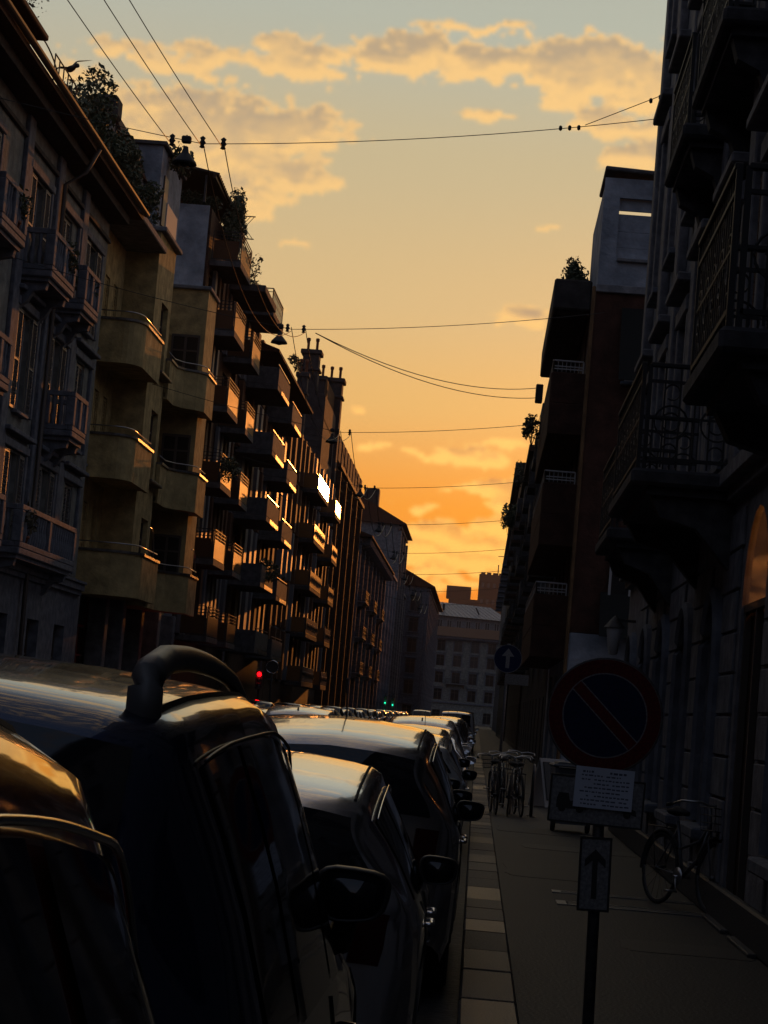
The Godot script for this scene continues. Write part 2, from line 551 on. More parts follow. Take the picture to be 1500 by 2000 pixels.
# ------------------------------------------------------------------ building parts (local frame: x along the facade, y up, z out to the street)
func place(o: Node3D, parent: Node, at: Vector3, b := Basis()) -> Node3D:
	o.transform = Transform3D(b, at)
	parent.add_child(o, true)
	return o

func shutter_mesh(w: float, h: float) -> ArrayMesh:
	var key := "shutter %.2f %.2f" % [w, h]
	if not cache.has(key):
		var s := st()
		for x in [-w * 0.5 + 0.03, w * 0.5 - 0.03]: bx(s, Vector3(x, h * 0.5, 0), Vector3(0.06, h, 0.045))
		for y in [0.04, h * 0.5, h - 0.04]: bx(s, Vector3(0, y, 0), Vector3(w - 0.12, 0.08, 0.04))
		var n := int(h / 0.11)
		for i in n:
			bx(s, Vector3(0, (i + 0.5) / n * h, 0), Vector3(w - 0.12, 0.085, 0.012), Basis(Vector3.RIGHT, 0.7))
		cache[key] = done(s)
	return cache[key]

# kinds: plain, open (shutters folded back), closed, half
func window(parent: Node, kind: String, w: float, h: float, at: Vector3, frame := "frame_white", shutter := "shutter_grey", b := Basis(), inset := 0.18) -> Node3D:
	var key := "%s %.2f %.2f %s %s %.2f" % [kind, w, h, frame, shutter, inset]
	if not cache.has(key):
		var s := st()
		for x in [-w * 0.5 + 0.035, w * 0.5 - 0.035]: bx(s, Vector3(x, h * 0.5, -inset), Vector3(0.07, h, 0.07))
		for y in [0.05, h - 0.04]: bx(s, Vector3(0, y, -inset), Vector3(w - 0.14, 0.09, 0.066))
		bx(s, Vector3(0, h * 0.5, -inset), Vector3(0.09, h - 0.17, 0.06))
		if h > 1.9: bx(s, Vector3(0, h * 0.72, -inset), Vector3(w - 0.14, 0.06, 0.055))
		var o := put_free(s, "window", M[frame])
		var g := st()
		bx(g, Vector3(0, h * 0.5, -inset - 0.012), Vector3(w - 0.02, h - 0.02, 0.02))
		o.add_child(put_free(g, "pane", M.glass_old), true)
		if kind != "far":
			var sl := st()
			bx(sl, Vector3(0, -0.05, 0.04), Vector3(w + 0.2, 0.09, 0.26), Basis(), 0.015)
			o.add_child(put_free(sl, "sill", M.stone_grey), true)
		if kind == "open" or kind == "half":
			for sg in [-1, 1]:
				var q := put_free(shutter_mesh(w * 0.5, h), "shutter", M[shutter])
				q.position = Vector3(sg * (w * 0.76), 0, 0.05)
				o.add_child(q, true)
		elif kind == "closed":
			for sg in [-1, 1]:
				var q := put_free(shutter_mesh(w * 0.48, h - 0.04), "shutter", M[shutter])
				q.position = Vector3(sg * w * 0.25, 0.01, -0.07)
				o.add_child(q, true)
		cache[key] = o
	return place(cache[key].duplicate(), parent, at, b)

func put_free(s, called: String, m: Material) -> MeshInstance3D:
	var o := MeshInstance3D.new()
	o.mesh = done(s) if s is SurfaceTool else s
	o.set_surface_override_material(0, m)
	o.name = called
	return o

func building(called: String, label: String, left: bool, X: float, d0: float, d1: float) -> Node3D:
	return thing(called, label, "building", P(X, 0, d0) if left else P(X, 0, d1), PI / 2 if left else -PI / 2, "buildings lining the street")

# front wall with openings plus sides and back as one wall part
func shell(b: Node3D, L: float, y0: float, H: float, holes: Array, m: String, deep := 12.0, z := 0.0, reveal := 0.24, x0 := 0.0, called := "wall") -> MeshInstance3D:
	var s := st()
	holed(s, x0, L, y0, H, holes, reveal, z)
	quad(s, Vector3(x0, y0, z), Vector3(x0, y0, z - deep), Vector3(x0, H, z - deep), Vector3(x0, H, z))
	quad(s, Vector3(L, y0, z), Vector3(L, H, z), Vector3(L, H, z - deep), Vector3(L, y0, z - deep))
	quad(s, Vector3(x0, y0, z - deep), Vector3(L, y0, z - deep), Vector3(L, H, z - deep), Vector3(x0, H, z - deep))
	quad(s, Vector3(x0, H, z), Vector3(x0, H, z - deep), Vector3(L, H, z - deep), Vector3(L, H, z))
	if y0 > 0.5: quad(s, Vector3(x0, y0, z), Vector3(L, y0, z), Vector3(L, y0, z - deep), Vector3(x0, y0, z - deep))
	return put(s, called, M[m], b)

func box_part(b: Node, called: String, m: String, at: Vector3, size: Vector3, c := 0.0, turn := Basis()) -> MeshInstance3D:
	var s := st()
	bx(s, at, size, turn, c)
	return put(s, called, M[m], b)

# pitched roof: eave overhang in front, ridge along x
func pitched(b: Node3D, x0: float, x1: float, y: float, over: float, deep: float, rise: float, m := "roof_tile", z := 0.0) -> MeshInstance3D:
	var s := st()
	var e := [Vector2(z + over, y), Vector2(z + over, y + 0.14), Vector2(z - deep * 0.5, y + rise), Vector2(z - deep - over, y + 0.14), Vector2(z - deep - over, y)]
	for i in e.size():
		var p: Vector2 = e[i]
		var q: Vector2 = e[(i + 1) % e.size()]
		quad(s, Vector3(x0, p.y, p.x), Vector3(x0, q.y, q.x), Vector3(x1, q.y, q.x), Vector3(x1, p.y, p.x))
	for x in [x0, x1]:
		for i in range(1, 4): tri(s, Vector3(x, e[0].y, e[0].x), Vector3(x, e[i].y, e[i].x), Vector3(x, e[i + 1].y, e[i + 1].x))
	return put(s, "roof", M[m], b)

func cornice(b: Node3D, x0: float, x1: float, y: float, z: float, steps: Array, m: String) -> MeshInstance3D:
	var s := st()
	for q in steps: # [y offset, height, out]
		bx(s, Vector3((x0 + x1) * 0.5, y + q[0] + q[1] * 0.5, z + q[2] * 0.5 - 0.05), Vector3(x1 - x0, q[1], q[2] + 0.1), Basis(), 0.01)
	return put(s, "cornice", M[m], b)

# a wall of given height and thickness along a path of (x, z) points
func path_wall(s: SurfaceTool, pts: Array, y0: float, y1: float, t: float) -> void:
	var a := []
	var c := []
	for i in pts.size():
		var d: Vector2 = (pts[mini(i + 1, pts.size() - 1)] - pts[maxi(i - 1, 0)]).normalized()
		var n := Vector2(d.y, -d.x) * t * 0.5
		a.append(pts[i] + n)
		c.append(pts[i] - n)
	for i in pts.size() - 1:
		for q in [[a[i], a[i + 1]], [c[i + 1], c[i]]]:
			quad(s, Vector3(q[0].x, y0, q[0].y), Vector3(q[0].x, y1, q[0].y), Vector3(q[1].x, y1, q[1].y), Vector3(q[1].x, y0, q[1].y))
		for y in [y0, y1]:
			quad(s, Vector3(a[i].x, y, a[i].y), Vector3(a[i + 1].x, y, a[i + 1].y), Vector3(c[i + 1].x, y, c[i + 1].y), Vector3(c[i].x, y, c[i].y))
	for i in [0, pts.size() - 1]:
		quad(s, Vector3(a[i].x, y0, a[i].y), Vector3(a[i].x, y1, a[i].y), Vector3(c[i].x, y1, c[i].y), Vector3(c[i].x, y0, c[i].y))

func path3(pts: Array, y: float) -> Array:
	return pts.map(func(p): return Vector3(p.x, y, p.y))

# heavy stone balcony on carved consoles
func stone_balcony(b: Node3D, x0: float, x1: float, y: float, deep := 1.0, m := "stone_grey") -> void:
	var s := st()
	bx(s, Vector3((x0 + x1) * 0.5, y - 0.09, deep * 0.5), Vector3(x1 - x0, 0.18, deep), Basis(), 0.03)
	bx(s, Vector3((x0 + x1) * 0.5, y - 0.23, deep * 0.45), Vector3(x1 - x0 - 0.2, 0.1, deep * 0.9))
	var o := put(s, "balcony", M[m], b)
	for x in [x0 + 0.35, x1 - 0.35]:
		var q := st()
		prism(q, [Vector2(0, 0), Vector2(deep * 0.85, 0), Vector2(deep * 0.8, -0.18), Vector2(deep * 0.45, -0.25), Vector2(deep * 0.3, -0.5), Vector2(0.12, -0.62), Vector2(0, -0.8)], -0.12, 0.12, Transform3D(Basis(Vector3(0, 0, 1), Vector3.UP, Vector3(1, 0, 0)), Vector3(x, y - 0.28, 0)))
		put(q, "console", M[m], o)
	var r := st()
	var w := 0.14
	for t in [[Vector3((x0 + x1) * 0.5, 0, deep - w * 0.5), Vector3(x1 - x0, 1, w)], [Vector3(x0 + w * 0.5, 0, (deep - w) * 0.5), Vector3(w, 1, deep - w)], [Vector3(x1 - w * 0.5, 0, (deep - w) * 0.5), Vector3(w, 1, deep - w)]]:
		for k in [[0.07, 0.14], [1.0, 0.14]]:
			bx(r, t[0] + Vector3(0, y + k[0], 0), Vector3(t[1].x, k[1], t[1].z) + Vector3(0.002, 0, 0.002) * (1 if t[1].x > t[1].z else 0), Basis(), 0.015)
	for x in [x0 + 0.11, x1 - 0.11, (x0 + x1) * 0.5]: bx(r, Vector3(x, y + 0.53, deep - 0.11), Vector3(0.26, 0.79, 0.24), Basis(), 0.015)
	bx(r, Vector3(x0 + 0.11, y + 0.53, 0.1), Vector3(0.25, 0.79, 0.2), Basis(), 0.015)
	put(r, "parapet", M[m], o)
	var n := int((x1 - x0) / 0.32)
	var bal := st(true)
	for i in n:
		var x := x0 + 0.3 + (x1 - x0 - 0.6) * (i + 0.5) / n
		if absf(x - (x0 + x1) * 0.5) > 0.2:
			lathe(bal, [Vector2(0.05, 0.14), Vector2(0.06, 0.2), Vector2(0.085, 0.38), Vector2(0.045, 0.62), Vector2(0.06, 0.85), Vector2(0.06, 0.93)], 7, Transform3D(Basis(), Vector3(x, y, deep - 0.08)))
	for z in [0.3, 0.5, 0.7]:
		if z < deep - 0.2: lathe(bal, [Vector2(0.05, 0.14), Vector2(0.085, 0.38), Vector2(0.045, 0.62), Vector2(0.06, 0.93)], 7, Transform3D(Basis(), Vector3(x0 + 0.08, y, z)))
	var bo := put(bal, "balusters", M[m], o)
	bo.set_meta("kind", "stuff")

# wrought-iron railing along a straight run; bars as one part, rails as another
func iron_run(s: SurfaceTool, a: Vector3, c: Vector3, h: float, step := 0.13, scroll := false) -> void:
	var l := a.distance_to(c)
	var t := (c - a) / l
	var up := Vector3.UP
	bx(s, (a + c) * 0.5 + up * h, Vector3(l, 0.045, 0.06), Basis(t, up, t.cross(up)), 0.008)
	bx(s, (a + c) * 0.5 + up * (h - 0.16), Vector3(l, 0.03, 0.035), Basis(t, up, t.cross(up)))
	bx(s, (a + c) * 0.5 + up * 0.1, Vector3(l, 0.035, 0.04), Basis(t, up, t.cross(up)))
	bx(s, (a + c) * 0.5 + up * (h * 0.5), Vector3(l, 0.022, 0.022), Basis(t, up, t.cross(up)))
	var n := maxi(2, int(l / step))
	for i in n + 1:
		var p := a + t * l * i / n
		bx(s, p + up * h * 0.5, Vector3(0.018, h - 0.04, 0.018) if i % n else Vector3(0.04, h, 0.04))
	if scroll:
		var m := maxi(1, int(l / 0.45))
		for i in m:
			var p := a + t * l * (i + 0.5) / m + up * h * 0.46
			tube(s, arc(p, t * 0.16, up * 0.16, 0.0, TAU, 18), 0.011, 5)
			tube(s, arc(p, t * 0.09, up * 0.09, 0.0, TAU * 0.9, 14), 0.01, 5)
			for k in [-1, 1]:
				tube(s, arc(p + up * 0.29 * k, t * 0.075, up * 0.075, 0.0, TAU * 0.85, 12), 0.009, 5)

func iron_balcony(b: Node3D, x0: float, x1: float, y: float, deep: float, m := "stone_dark", scroll := false, h := 1.0, z := 0.0) -> Node3D:
	var s := st()
	bx(s, Vector3((x0 + x1) * 0.5, y - 0.08, z + deep * 0.5), Vector3(x1 - x0, 0.16, deep), Basis(), 0.03)
	bx(s, Vector3((x0 + x1) * 0.5, y - 0.2, z + deep * 0.42), Vector3(x1 - x0 - 0.24, 0.08, deep * 0.84))
	var o := put(s, "balcony", M[m], b)
	for x in [x0 + 0.3, x1 - 0.3]:
		var q := st()
		prism(q, [Vector2(0, 0), Vector2(deep * 0.8, 0), Vector2(deep * 0.7, -0.2), Vector2(deep * 0.35, -0.3), Vector2(0.1, -0.6), Vector2(0, -0.7)], -0.1, 0.1, Transform3D(Basis(Vector3(0, 0, 1), Vector3.UP, Vector3(1, 0, 0)), Vector3(x, y - 0.24, z)))
		put(q, "console", M[m], o)
	var r := st()
	iron_run(r, Vector3(x0 + 0.05, y, z + deep - 0.06), Vector3(x1 - 0.05, y, z + deep - 0.06), h, 0.13, scroll)
	put(r, "front_railing", M.iron, o)
	for x in [x0 + 0.05, x1 - 0.05]:
		var e := st()
		iron_run(e, Vector3(x, y, z + 0.03), Vector3(x, y, z + deep - 0.12), h, 0.13, scroll)
		put(e, "side_railing", M.iron, o)
	return o

# modern balcony: slab, framed boards in front and at the ends, rails above them
func panel_balcony(b: Node3D, x0: float, x1: float, y: float, deep: float, panel := "wood", rails := true, ph := 0.78, slab := "concrete") -> Node3D:
	var s := st()
	bx(s, Vector3((x0 + x1) * 0.5, y - 0.12, deep * 0.5), Vector3(x1 - x0, 0.24, deep), Basis(), 0.01)
	var o := put(s, "balcony", M[slab], b)
	var runs := [[Vector3(x0 + 0.06, y, deep - 0.04), Vector3(x1 - 0.06, y, deep - 0.04)], [Vector3(x0 + 0.03, y, 0.08), Vector3(x0 + 0.03, y, deep - 0.1)], [Vector3(x1 - 0.03, y, 0.08), Vector3(x1 - 0.03, y, deep - 0.1)]]
	for run in runs:
		var a: Vector3 = run[0]
		var c: Vector3 = run[1]
		var t := (c - a).normalized()
		var q := Basis(t, Vector3.UP, t.cross(Vector3.UP))
		var p := st()
		bx(p, (a + c) * 0.5 + Vector3.UP * (ph * 0.5 + 0.06), Vector3(a.distance_to(c) - 0.08, ph, 0.03), q, 0.006)
		put(p, "panel", M[panel], o)
		var r := st()
		for e in [a, c]: bx(r, e + Vector3.UP * 0.6, Vector3(0.045, 1.2, 0.045), q)
		if rails:
			for k in 3: bx(r, (a + c) * 0.5 + Vector3.UP * (ph + 0.16 + k * 0.14), Vector3(a.distance_to(c), 0.03, 0.035), q)
		bx(r, (a + c) * 0.5 + Vector3.UP * 0.05, Vector3(a.distance_to(c), 0.035, 0.05), q)
		put(r, "railing", M.iron, o)
	return o

func grid_windows(b: Node3D, xs: Array, ys: Array, w: float, h: float, kinds: Array, frame: String, shut: String, z := 0.0) -> Array:
	var holes := []
	var i := 0
	for y in ys:
		for x in xs:
			holes.append(Rect2(x - w * 0.5, y, w, h))
			window(b, kinds[i % kinds.size()], w, h, Vector3(x, y, z), frame, shut)
			i += 1
	return holes

func surround(b: Node3D, x: float, y: float, w: float, h: float, m: String, z := 0.0, hood := true) -> void:
	var s := st()
	for sg in [-1, 1]: bx(s, Vector3(x + sg * (w * 0.5 + 0.11), y + h * 0.5, z + 0.05), Vector3(0.2, h + 0.02, 0.1), Basis(), 0.015)
	bx(s, Vector3(x, y + h + 0.12, z + 0.06), Vector3(w + 0.46, 0.22, 0.14), Basis(), 0.02)
	if hood:
		bx(s, Vector3(x, y + h + 0.42, z + 0.12), Vector3(w + 0.7, 0.12, 0.3), Basis(), 0.02)
	put(s, "surround", M[m], b)

func pot_plant(at: Vector3, r: Vector3, n: int, size: float, label: String, seed_: int, dry := false, pot := true) -> void:
	var o := thing("potted_plant", label, "plant", at, 0.0, "plants on balconies and roof terraces")
	if pot:
		var s := st(true)
		lathe(s, [Vector2(0.0, 0), Vector2(0.13, 0), Vector2(0.17, 0.28), Vector2(0.2, 0.28), Vector2(0.2, 0.34), Vector2(0.16, 0.34), Vector2(0.15, 0.26), Vector2(0, 0.26)], 12)
		put(s, "pot", M.terracotta, o)
	var t := st()
	var g := RandomNumberGenerator.new()
	g.seed = seed_
	for i in 5:
		var q := Vector3(clampf(g.randfn(), -1.2, 1.2) * r.x * 0.45, r.y * g.randf_range(0.7, 1.45), clampf(g.randfn(), -1.2, 1.2) * r.z * 0.45)
		tube(t, [Vector3(0, 0.2 if pot else 0.0, 0), q * 0.5 + Vector3(0.03, 0.02, 0), q + Vector3(0, 0.15, 0)], 0.016, 5, 0.006)
	put(t, "stem", M.bark, o)
	var s2 := st()
	leaves(s2, Vector3(0, r.y + (0.3 if pot else 0.0), 0), r, n, size, seed_)
	put(s2, "foliage", M.foliage_dry if dry else M.foliage, o)

# ------------------------------------------------------------------ left side
func left_side() -> void:
	rng.seed = 77
	# --- ornate grey building, d 40 to 66
	var b := building("apartment_building", "ornate grey and beige building with stone balconies and deep eaves", true, -12.5, 40, 66)
	var xs := [5.6, 9.6, 15.7, 19.8, 23.6]
	var holes := []
	for y in [5.0, 8.6, 12.1]:
		for i in xs.size():
			holes.append(Rect2(xs[i] - 0.6, y, 1.2, 2.55))
			window(b, "open" if (i + int(y)) % 3 else "closed", 1.2, 2.55, Vector3(xs[i], y, 0), "frame_white", "shutter_grey")
			surround(b, xs[i], y, 2.6, 2.6, "stone_grey", 0.0, y < 12.0)
	var doors := []
	for x in xs: doors.append(Rect2(x - 0.8, 0.0, 1.6, 3.4))
	shell(b, 26, 4.4, 16.4, holes, "stucco_beige")
	shell(b, 26, 0, 4.4, doors, "stone_grey", 12.0, 0.12, 0.36, 0.0, "ground_floor_wall")
	for x in xs:
		window(b, "far", 1.6, 3.4, Vector3(x, 0, 0.0), "frame_dark")
	for x in xs: # pilaster strips between the bays
		box_part(b, "pilaster", "stone_grey", Vector3(x - 1.85, 10.2, 0.06), Vector3(0.7, 11.4, 0.12), 0.02)
	cornice(b, 0, 26, 4.4, 0.12, [[0.0, 0.14, 0.12], [0.14, 0.2, 0.2], [0.34, 0.08, 0.26]], "stone_grey")
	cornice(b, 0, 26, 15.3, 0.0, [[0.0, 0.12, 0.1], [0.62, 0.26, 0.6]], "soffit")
	pitched(b, -0.2, 26.4, 16.2, 0.95, 12, 2.6)
	var gut := st()
	var gp := []
	for i in 7:
		var w := PI + PI * i / 6.0
		gp.append(Vector2(cos(w) * 0.1, sin(w) * 0.1))
	for i in 6:
		quad(gut, Vector3(-0.2, 16.42 + gp[i].y, 1.03 + gp[i].x), Vector3(-0.2, 16.42 + gp[i + 1].y, 1.03 + gp[i + 1].x), Vector3(26.5, 16.42 + gp[i + 1].y, 1.03 + gp[i + 1].x), Vector3(26.5, 16.42 + gp[i].y, 1.03 + gp[i].x))
	put(gut, "gutter", M.frame_dark, b)
	var pipe := st(true)
	tube(pipe, [Vector3(18.2, 16.3, 1.0), Vector3(18.1, 15.6, 0.7), Vector3(18.0, 15.2, 0.2), Vector3(18.0, 6.9, 0.2), Vector3(17.7, 6.5, 0.25), Vector3(17.7, 0.2, 0.3)], 0.065, 8)
	put(pipe, "downpipe", M.frame_dark, b)
	for q in [[8.3, 10.9, 12.1], [14.2, 17.2, 12.1], [18.7, 20.9, 12.1], [8.5, 10.7, 8.6], [18.8, 20.8, 8.6], [7.6, 11.6, 5.0], [13.6, 20.9, 5.0]]: stone_balcony(b, q[0], q[1], q[2], 0.88)
	# roof terrace things above it
	var dm := thing("dormer", "dark red dormer with a flat lid on the grey building's roof", "dormer", P(-12.9, 16.5, 49.6), PI / 2)
	box_part(dm, "wall", "stucco_red", Vector3(2.0, 0.75, -1.0), Vector3(4.6, 1.5, 2.4))
	box_part(dm, "lid", "roof_tile", Vector3(2.0, 1.58, -0.9), Vector3(5.2, 0.16, 3.0), 0.03)
	var rail := thing("terrace_railing", "thin curved iron railing on the grey building's roof edge", "railing", P(-12.35, 17.1, 55.4), PI / 2)
	var rs := st()
	for i in 6: tube(rs, [Vector3(i * 0.6, 0, 0), Vector3(i * 0.6, 0.95, 0)], 0.02, 5)
	tube(rs, [Vector3(0, 0.95, 0), Vector3(3.0, 0.95, 0)], 0.022, 5)
	put(rs, "posts", M.iron, rail)
	var rb := st()
	tube(rb, arc(Vector3(0.8, 0.0, -0.5), Vector3(3.2, 0, 0), Vector3(0, 1.5, 0), PI * 0.6, 0.2, 14), 0.022, 5)
	put(rb, "hoop", M.iron, rail)
	# --- yellow rounded building, d 66 to 88
	b = building("rounded_building", "yellow plaster building with stepped blocks and rounded solid balconies", true, -11.8, 66.0, 88.0)
	var r1 := [Rect2(1.0, 12.3, 0.55, 2.5), Rect2(2.4, 12.3, 0.55, 2.5), Rect2(3.3, 12.3, 0.55, 2.5)]
	holes = []
	for y in [5.0, 8.6, 12.3]:
		for x in [1.3, 2.7, 4.3]:
			holes.append(Rect2(x - 0.4, y, 0.8, 2.5))
			window(b, "closed" if x > 2.0 else "plain", 0.8, 2.5, Vector3(x, y, -1.1), "frame_white", "stucco_yellow" if x > 2.0 else "shutter_grey")
	shell(b, 5.62, 4.7, 16.6, holes, "stucco_yellow", 12.0, -1.1)
	# block one
	holes = []
	for y in [5.1, 8.8, 12.5]:
		holes.append(Rect2(7.1, y, 1.5, 2.4))
		window(b, "plain", 1.5, 2.4, Vector3(7.85, y, 0), "frame_dark", "shutter_grey", Basis(), 0.2)
		box_part(b, "sill", "zinc", Vector3(7.85, y - 0.06, 0.14), Vector3(2.4, 0.1, 0.34), 0.02)
	shell(b, 9.2, 4.75, 17.0, holes, "stucco_yellow", 13.0, 0.0, 0.24, 5.6, "projecting_block")
	box_part(b, "parapet_coping", "plaster_grey", Vector3(7.4, 17.07, -6.0), Vector3(3.9, 0.16, 12.4), 0.03)
	box_part(b, "eave_slab", "plaster_grey", Vector3(2.8, 16.35, -0.5), Vector3(5.5, 0.24, 1.5), 0.03)
	box_part(b, "terrace_screen", "frame_white", Vector3(8.0, 17.7, -0.1), Vector3(2.4, 1.1, 0.05), 0.01)
	# recess two and block two
	holes = []
	for y in [5.0, 8.7, 12.4]: holes.append(Rect2(10.2, y, 1.6, 2.3))
	for y in [5.0, 8.7, 12.4]: window(b, "plain", 1.6, 2.3, Vector3(11.0, y, -0.6), "frame_dark")
	shell(b, 13.05, 4.75, 15.6, holes, "stucco_yellow", 12.0, -0.6, 0.24, 9.15)
	shell(b, 15.4, 4.75, 16.5, [], "stucco_yellow", 11.0, 0.75, 0.24, 13.0, "projecting_block")
	box_part(b, "parapet_coping", "plaster_grey", Vector3(14.2, 16.57, -2.0), Vector3(2.7, 0.14, 5.7), 0.03)
	holes = []
	for y in [5.0, 8.7, 12.4]:
		for x in [16.9, 19.2]:
			holes.append(Rect2(x - 0.5, y, 1.0, 2.3))
			window(b, "plain", 1.0, 2.3, Vector3(x, y, -1.1), "frame_dark")
	shell(b, 22.0, 4.75, 16.5, holes, "stucco_yellow", 12.0, -1.1, 0.24, 15.35)
	# openings on the side of block two that looks back up the street
	var side := Basis(Vector3(0, 0, 1), Vector3.UP, Vector3(-1, 0, 0))
	for y in [5.3, 9.0, 12.7]:
		window(b, "closed", 1.05, 2.1, Vector3(12.99, y, 0.06), "frame_dark", "shutter_green", side, -0.03)
	for y in [4.9, 8.55, 12.2]:
		var big: float = 0.0 if y > 5.0 else 0.55
		var pts := [Vector2(1.5, -1.1), Vector2(1.5, -0.2)]
		for k in 7:
			var w: float = PI + PI * 0.5 * k / 6.0
			pts.append(Vector2(2.3 + cos(w) * 0.8, -0.2 - sin(w) * (0.5 + big)))
		pts.append(Vector2(5.7, 0.3 + big))
		for set_ in [[pts, 0.0], [[Vector2(9.1, 0.1), Vector2(10.6, 0.1), Vector2(11.2, 0.35), Vector2(11.5, 0.8), Vector2(11.9, 1.05), Vector2(14.2, 1.05)], 0.1]]:
			var s := st()
			path_wall(s, set_[0], y - 0.35, y + 1.0, 0.14)
			var o := put(s, "balcony", M.stucco_yellow, b)
			var c := st()
			path_wall(c, set_[0], y + 1.0, y + 1.08, 0.26)
			put(c, "coping", M.zinc, o)
			var h := st(true)
			tube(h, path3(set_[0], y + 1.3), 0.022, 6)
			put(h, "handrail", M.steel, o)
			var fl := st()
			var poly := []
			for p in set_[0]: poly.append(Vector2(p.x, p.y))
			poly.append(Vector2(set_[0][-1].x, -1.15)); poly.append(Vector2(set_[0][0].x, -1.15))
			prism(fl, poly, -y + 0.12, -y + 0.3, Transform3D(Basis(Vector3(1, 0, 0), Vector3(0, 0, 1), Vector3(0, -1, 0)), Vector3.ZERO))
			put(fl, "floor_slab", M.stucco_yellow, o)
		if y < 5.0:
			for q in [[4.4, 0.86], [13.4, 1.06]]:
				var hp := st(true)
				tube(hp, arc(Vector3(q[0] - 0.6, y + 1.08, q[1]), Vector3(1.1, 0, 0), Vector3(0, 0.95, 0), 0.0, PI * 0.6, 10), 0.02, 6)
				put(hp, "hoop_rail", M.steel, b)
	# street level
	holes = []
	for i in 6: holes.append(Rect2(0.9 + i * 3.5, 0.1, 2.4, 3.6))
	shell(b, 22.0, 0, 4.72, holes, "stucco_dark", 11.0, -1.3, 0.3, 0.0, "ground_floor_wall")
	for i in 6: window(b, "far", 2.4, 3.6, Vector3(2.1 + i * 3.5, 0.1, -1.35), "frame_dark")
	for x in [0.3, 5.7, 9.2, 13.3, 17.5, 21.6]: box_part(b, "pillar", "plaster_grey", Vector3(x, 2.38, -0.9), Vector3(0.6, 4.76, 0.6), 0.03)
	# stairhead and gable on its roof
	var sh := thing("stairhead", "grey plaster stairhead block on the yellow building's roof", "stairhead", P(-12.75, 17.05, 76.0), PI / 2)
	box_part(sh, "wall", "plaster_blue", Vector3(2.5, 2.0, -0.95), Vector3(5.0, 4.0, 1.9))
	box_part(sh, "lid", "concrete", Vector3(2.5, 4.06, -0.95), Vector3(5.3, 0.14, 2.2), 0.02)
	box_part(sh, "window", "frame_dark", Vector3(1.2, 2.2, 0.03), Vector3(0.9, 1.8, 0.06), 0.01)
	var gb := thing("roof_gable", "small plastered gable with a sloping tiled roof behind the terrace shrubs", "gable", P(-13.6, 17.0, 72.0), PI / 2)
	var gs := st()
	prism(gs, [Vector2(-1.5, 0), Vector2(0.3, 0), Vector2(0.3, 2.6), Vector2(-0.5, 4.3), Vector2(-1.2, 4.3), Vector2(-1.5, 3.8)], 0.0, 4.0, Transform3D(Basis(Vector3(0, 0, 1), Vector3.UP, Vector3(1, 0, 0)), Vector3.ZERO))
	put(gs, "wall", M.plaster_grey, gb)
	box_part(gb, "roof_edge", "roof_tile", Vector3(2.0, 3.48, -0.02), Vector3(4.3, 0.1, 1.9), 0.02, Basis(Vector3.RIGHT, 1.13))
	var ch := thing("chimney", "squat green-stained chimney with a square cap above the terrace shrubs", "chimney", P(-13.95, 17.0, 71.0))
	box_part(ch, "stack", "plaster_grey", Vector3(0, 1.8, 0), Vector3(0.62, 3.6, 0.62), 0.04)
	box_part(ch, "cap", "stucco_dark", Vector3(0, 3.9, 0), Vector3(0.95, 0.75, 0.95), 0.1)
	var nb := 0
	for q in [[-13.75, 16.9, 65.6, Vector3(1.25, 2.2, 1.7), 8000, "large dark shrub on the grey building's roof terrace"], [-13.0, 16.6, 68.6, Vector3(0.9, 1.7, 2.0), 6000, "dense hedge spilling over the eave beside the grey stairhead"], [-12.7, 17.2, 72.6, Vector3(0.7, 0.9, 2.0), 1500, "low box hedge along the yellow building's parapet"], [-13.3, 16.9, 61.4, Vector3(0.9, 1.2, 1.3), 1500, "loose twiggy shrub just beyond the curved roof railing"]]:
		pot_plant(P(q[0], q[1], q[2]), q[3], q[4], 0.17, q[5], 40 + nb, false, false)
		nb += 1
	pot_plant(P(-12.9, 18.1, 53.2), Vector3(0.9, 1.0, 1.6), 300, 0.11, "sparse leafless-looking shrub on the red dormer at the roof corner", 51, true, false)
	pot_plant(P(-12.3, 20.2, 77.5), Vector3(0.6, 0.7, 0.8), 380, 0.18, "bush sticking out from the grey stairhead's corner", 52, false, false)
	pot_plant(P(-12.7, 17.3, 78.2), Vector3(0.5, 0.5, 1.4), 700, 0.14, "low planting at the foot of the blue-grey side wall", 53, false, false)
	for q in [[-11.8, 12.1, 50.2], [-11.85, 12.1, 56.4], [-11.85, 12.1, 60.2], [-11.8, 5.0, 54.6]]:
		pot_plant(P(q[0], q[1], q[2]), Vector3(0.5, 0.55, 0.7), 420, 0.14, ["bushy plant hanging over the grey building's nearest top balcony", "plant on the wide top stone balcony of the grey building", "dark plant on the farthest top stone balcony of the grey building", "flowering plant on the low stone balcony"][nb - 4], 60 + nb, nb == 7)
		nb += 1
	# --- modern building with board balconies, d 88 to 127
	b = building("balcony_building", "modern building with board-panelled balconies and vertical slats lit by the sun", true, -12.5, 88, 127)
	var fl := [4.1, 7.25, 10.4, 13.55, 16.7]
	holes = []
	for y in fl:
		for x in [1.8, 5.2, 9.0, 12.4]:
			holes.append(Rect2(x - 0.9, y + 0.05, 1.8, 2.5))
			window(b, "plain", 1.8, 2.5, Vector3(x, y + 0.05, 0), "frame_dark")
	shell(b, 14.0, 0, 21.6, holes, "stucco_brown", 12.0)
	var sw := st()
	bx(sw, Vector3(-0.05, 10.85, -6.1), Vector3(0.1, 21.7, 12.0))
	put(sw, "blank_side_wall", M.plaster_blue, b)
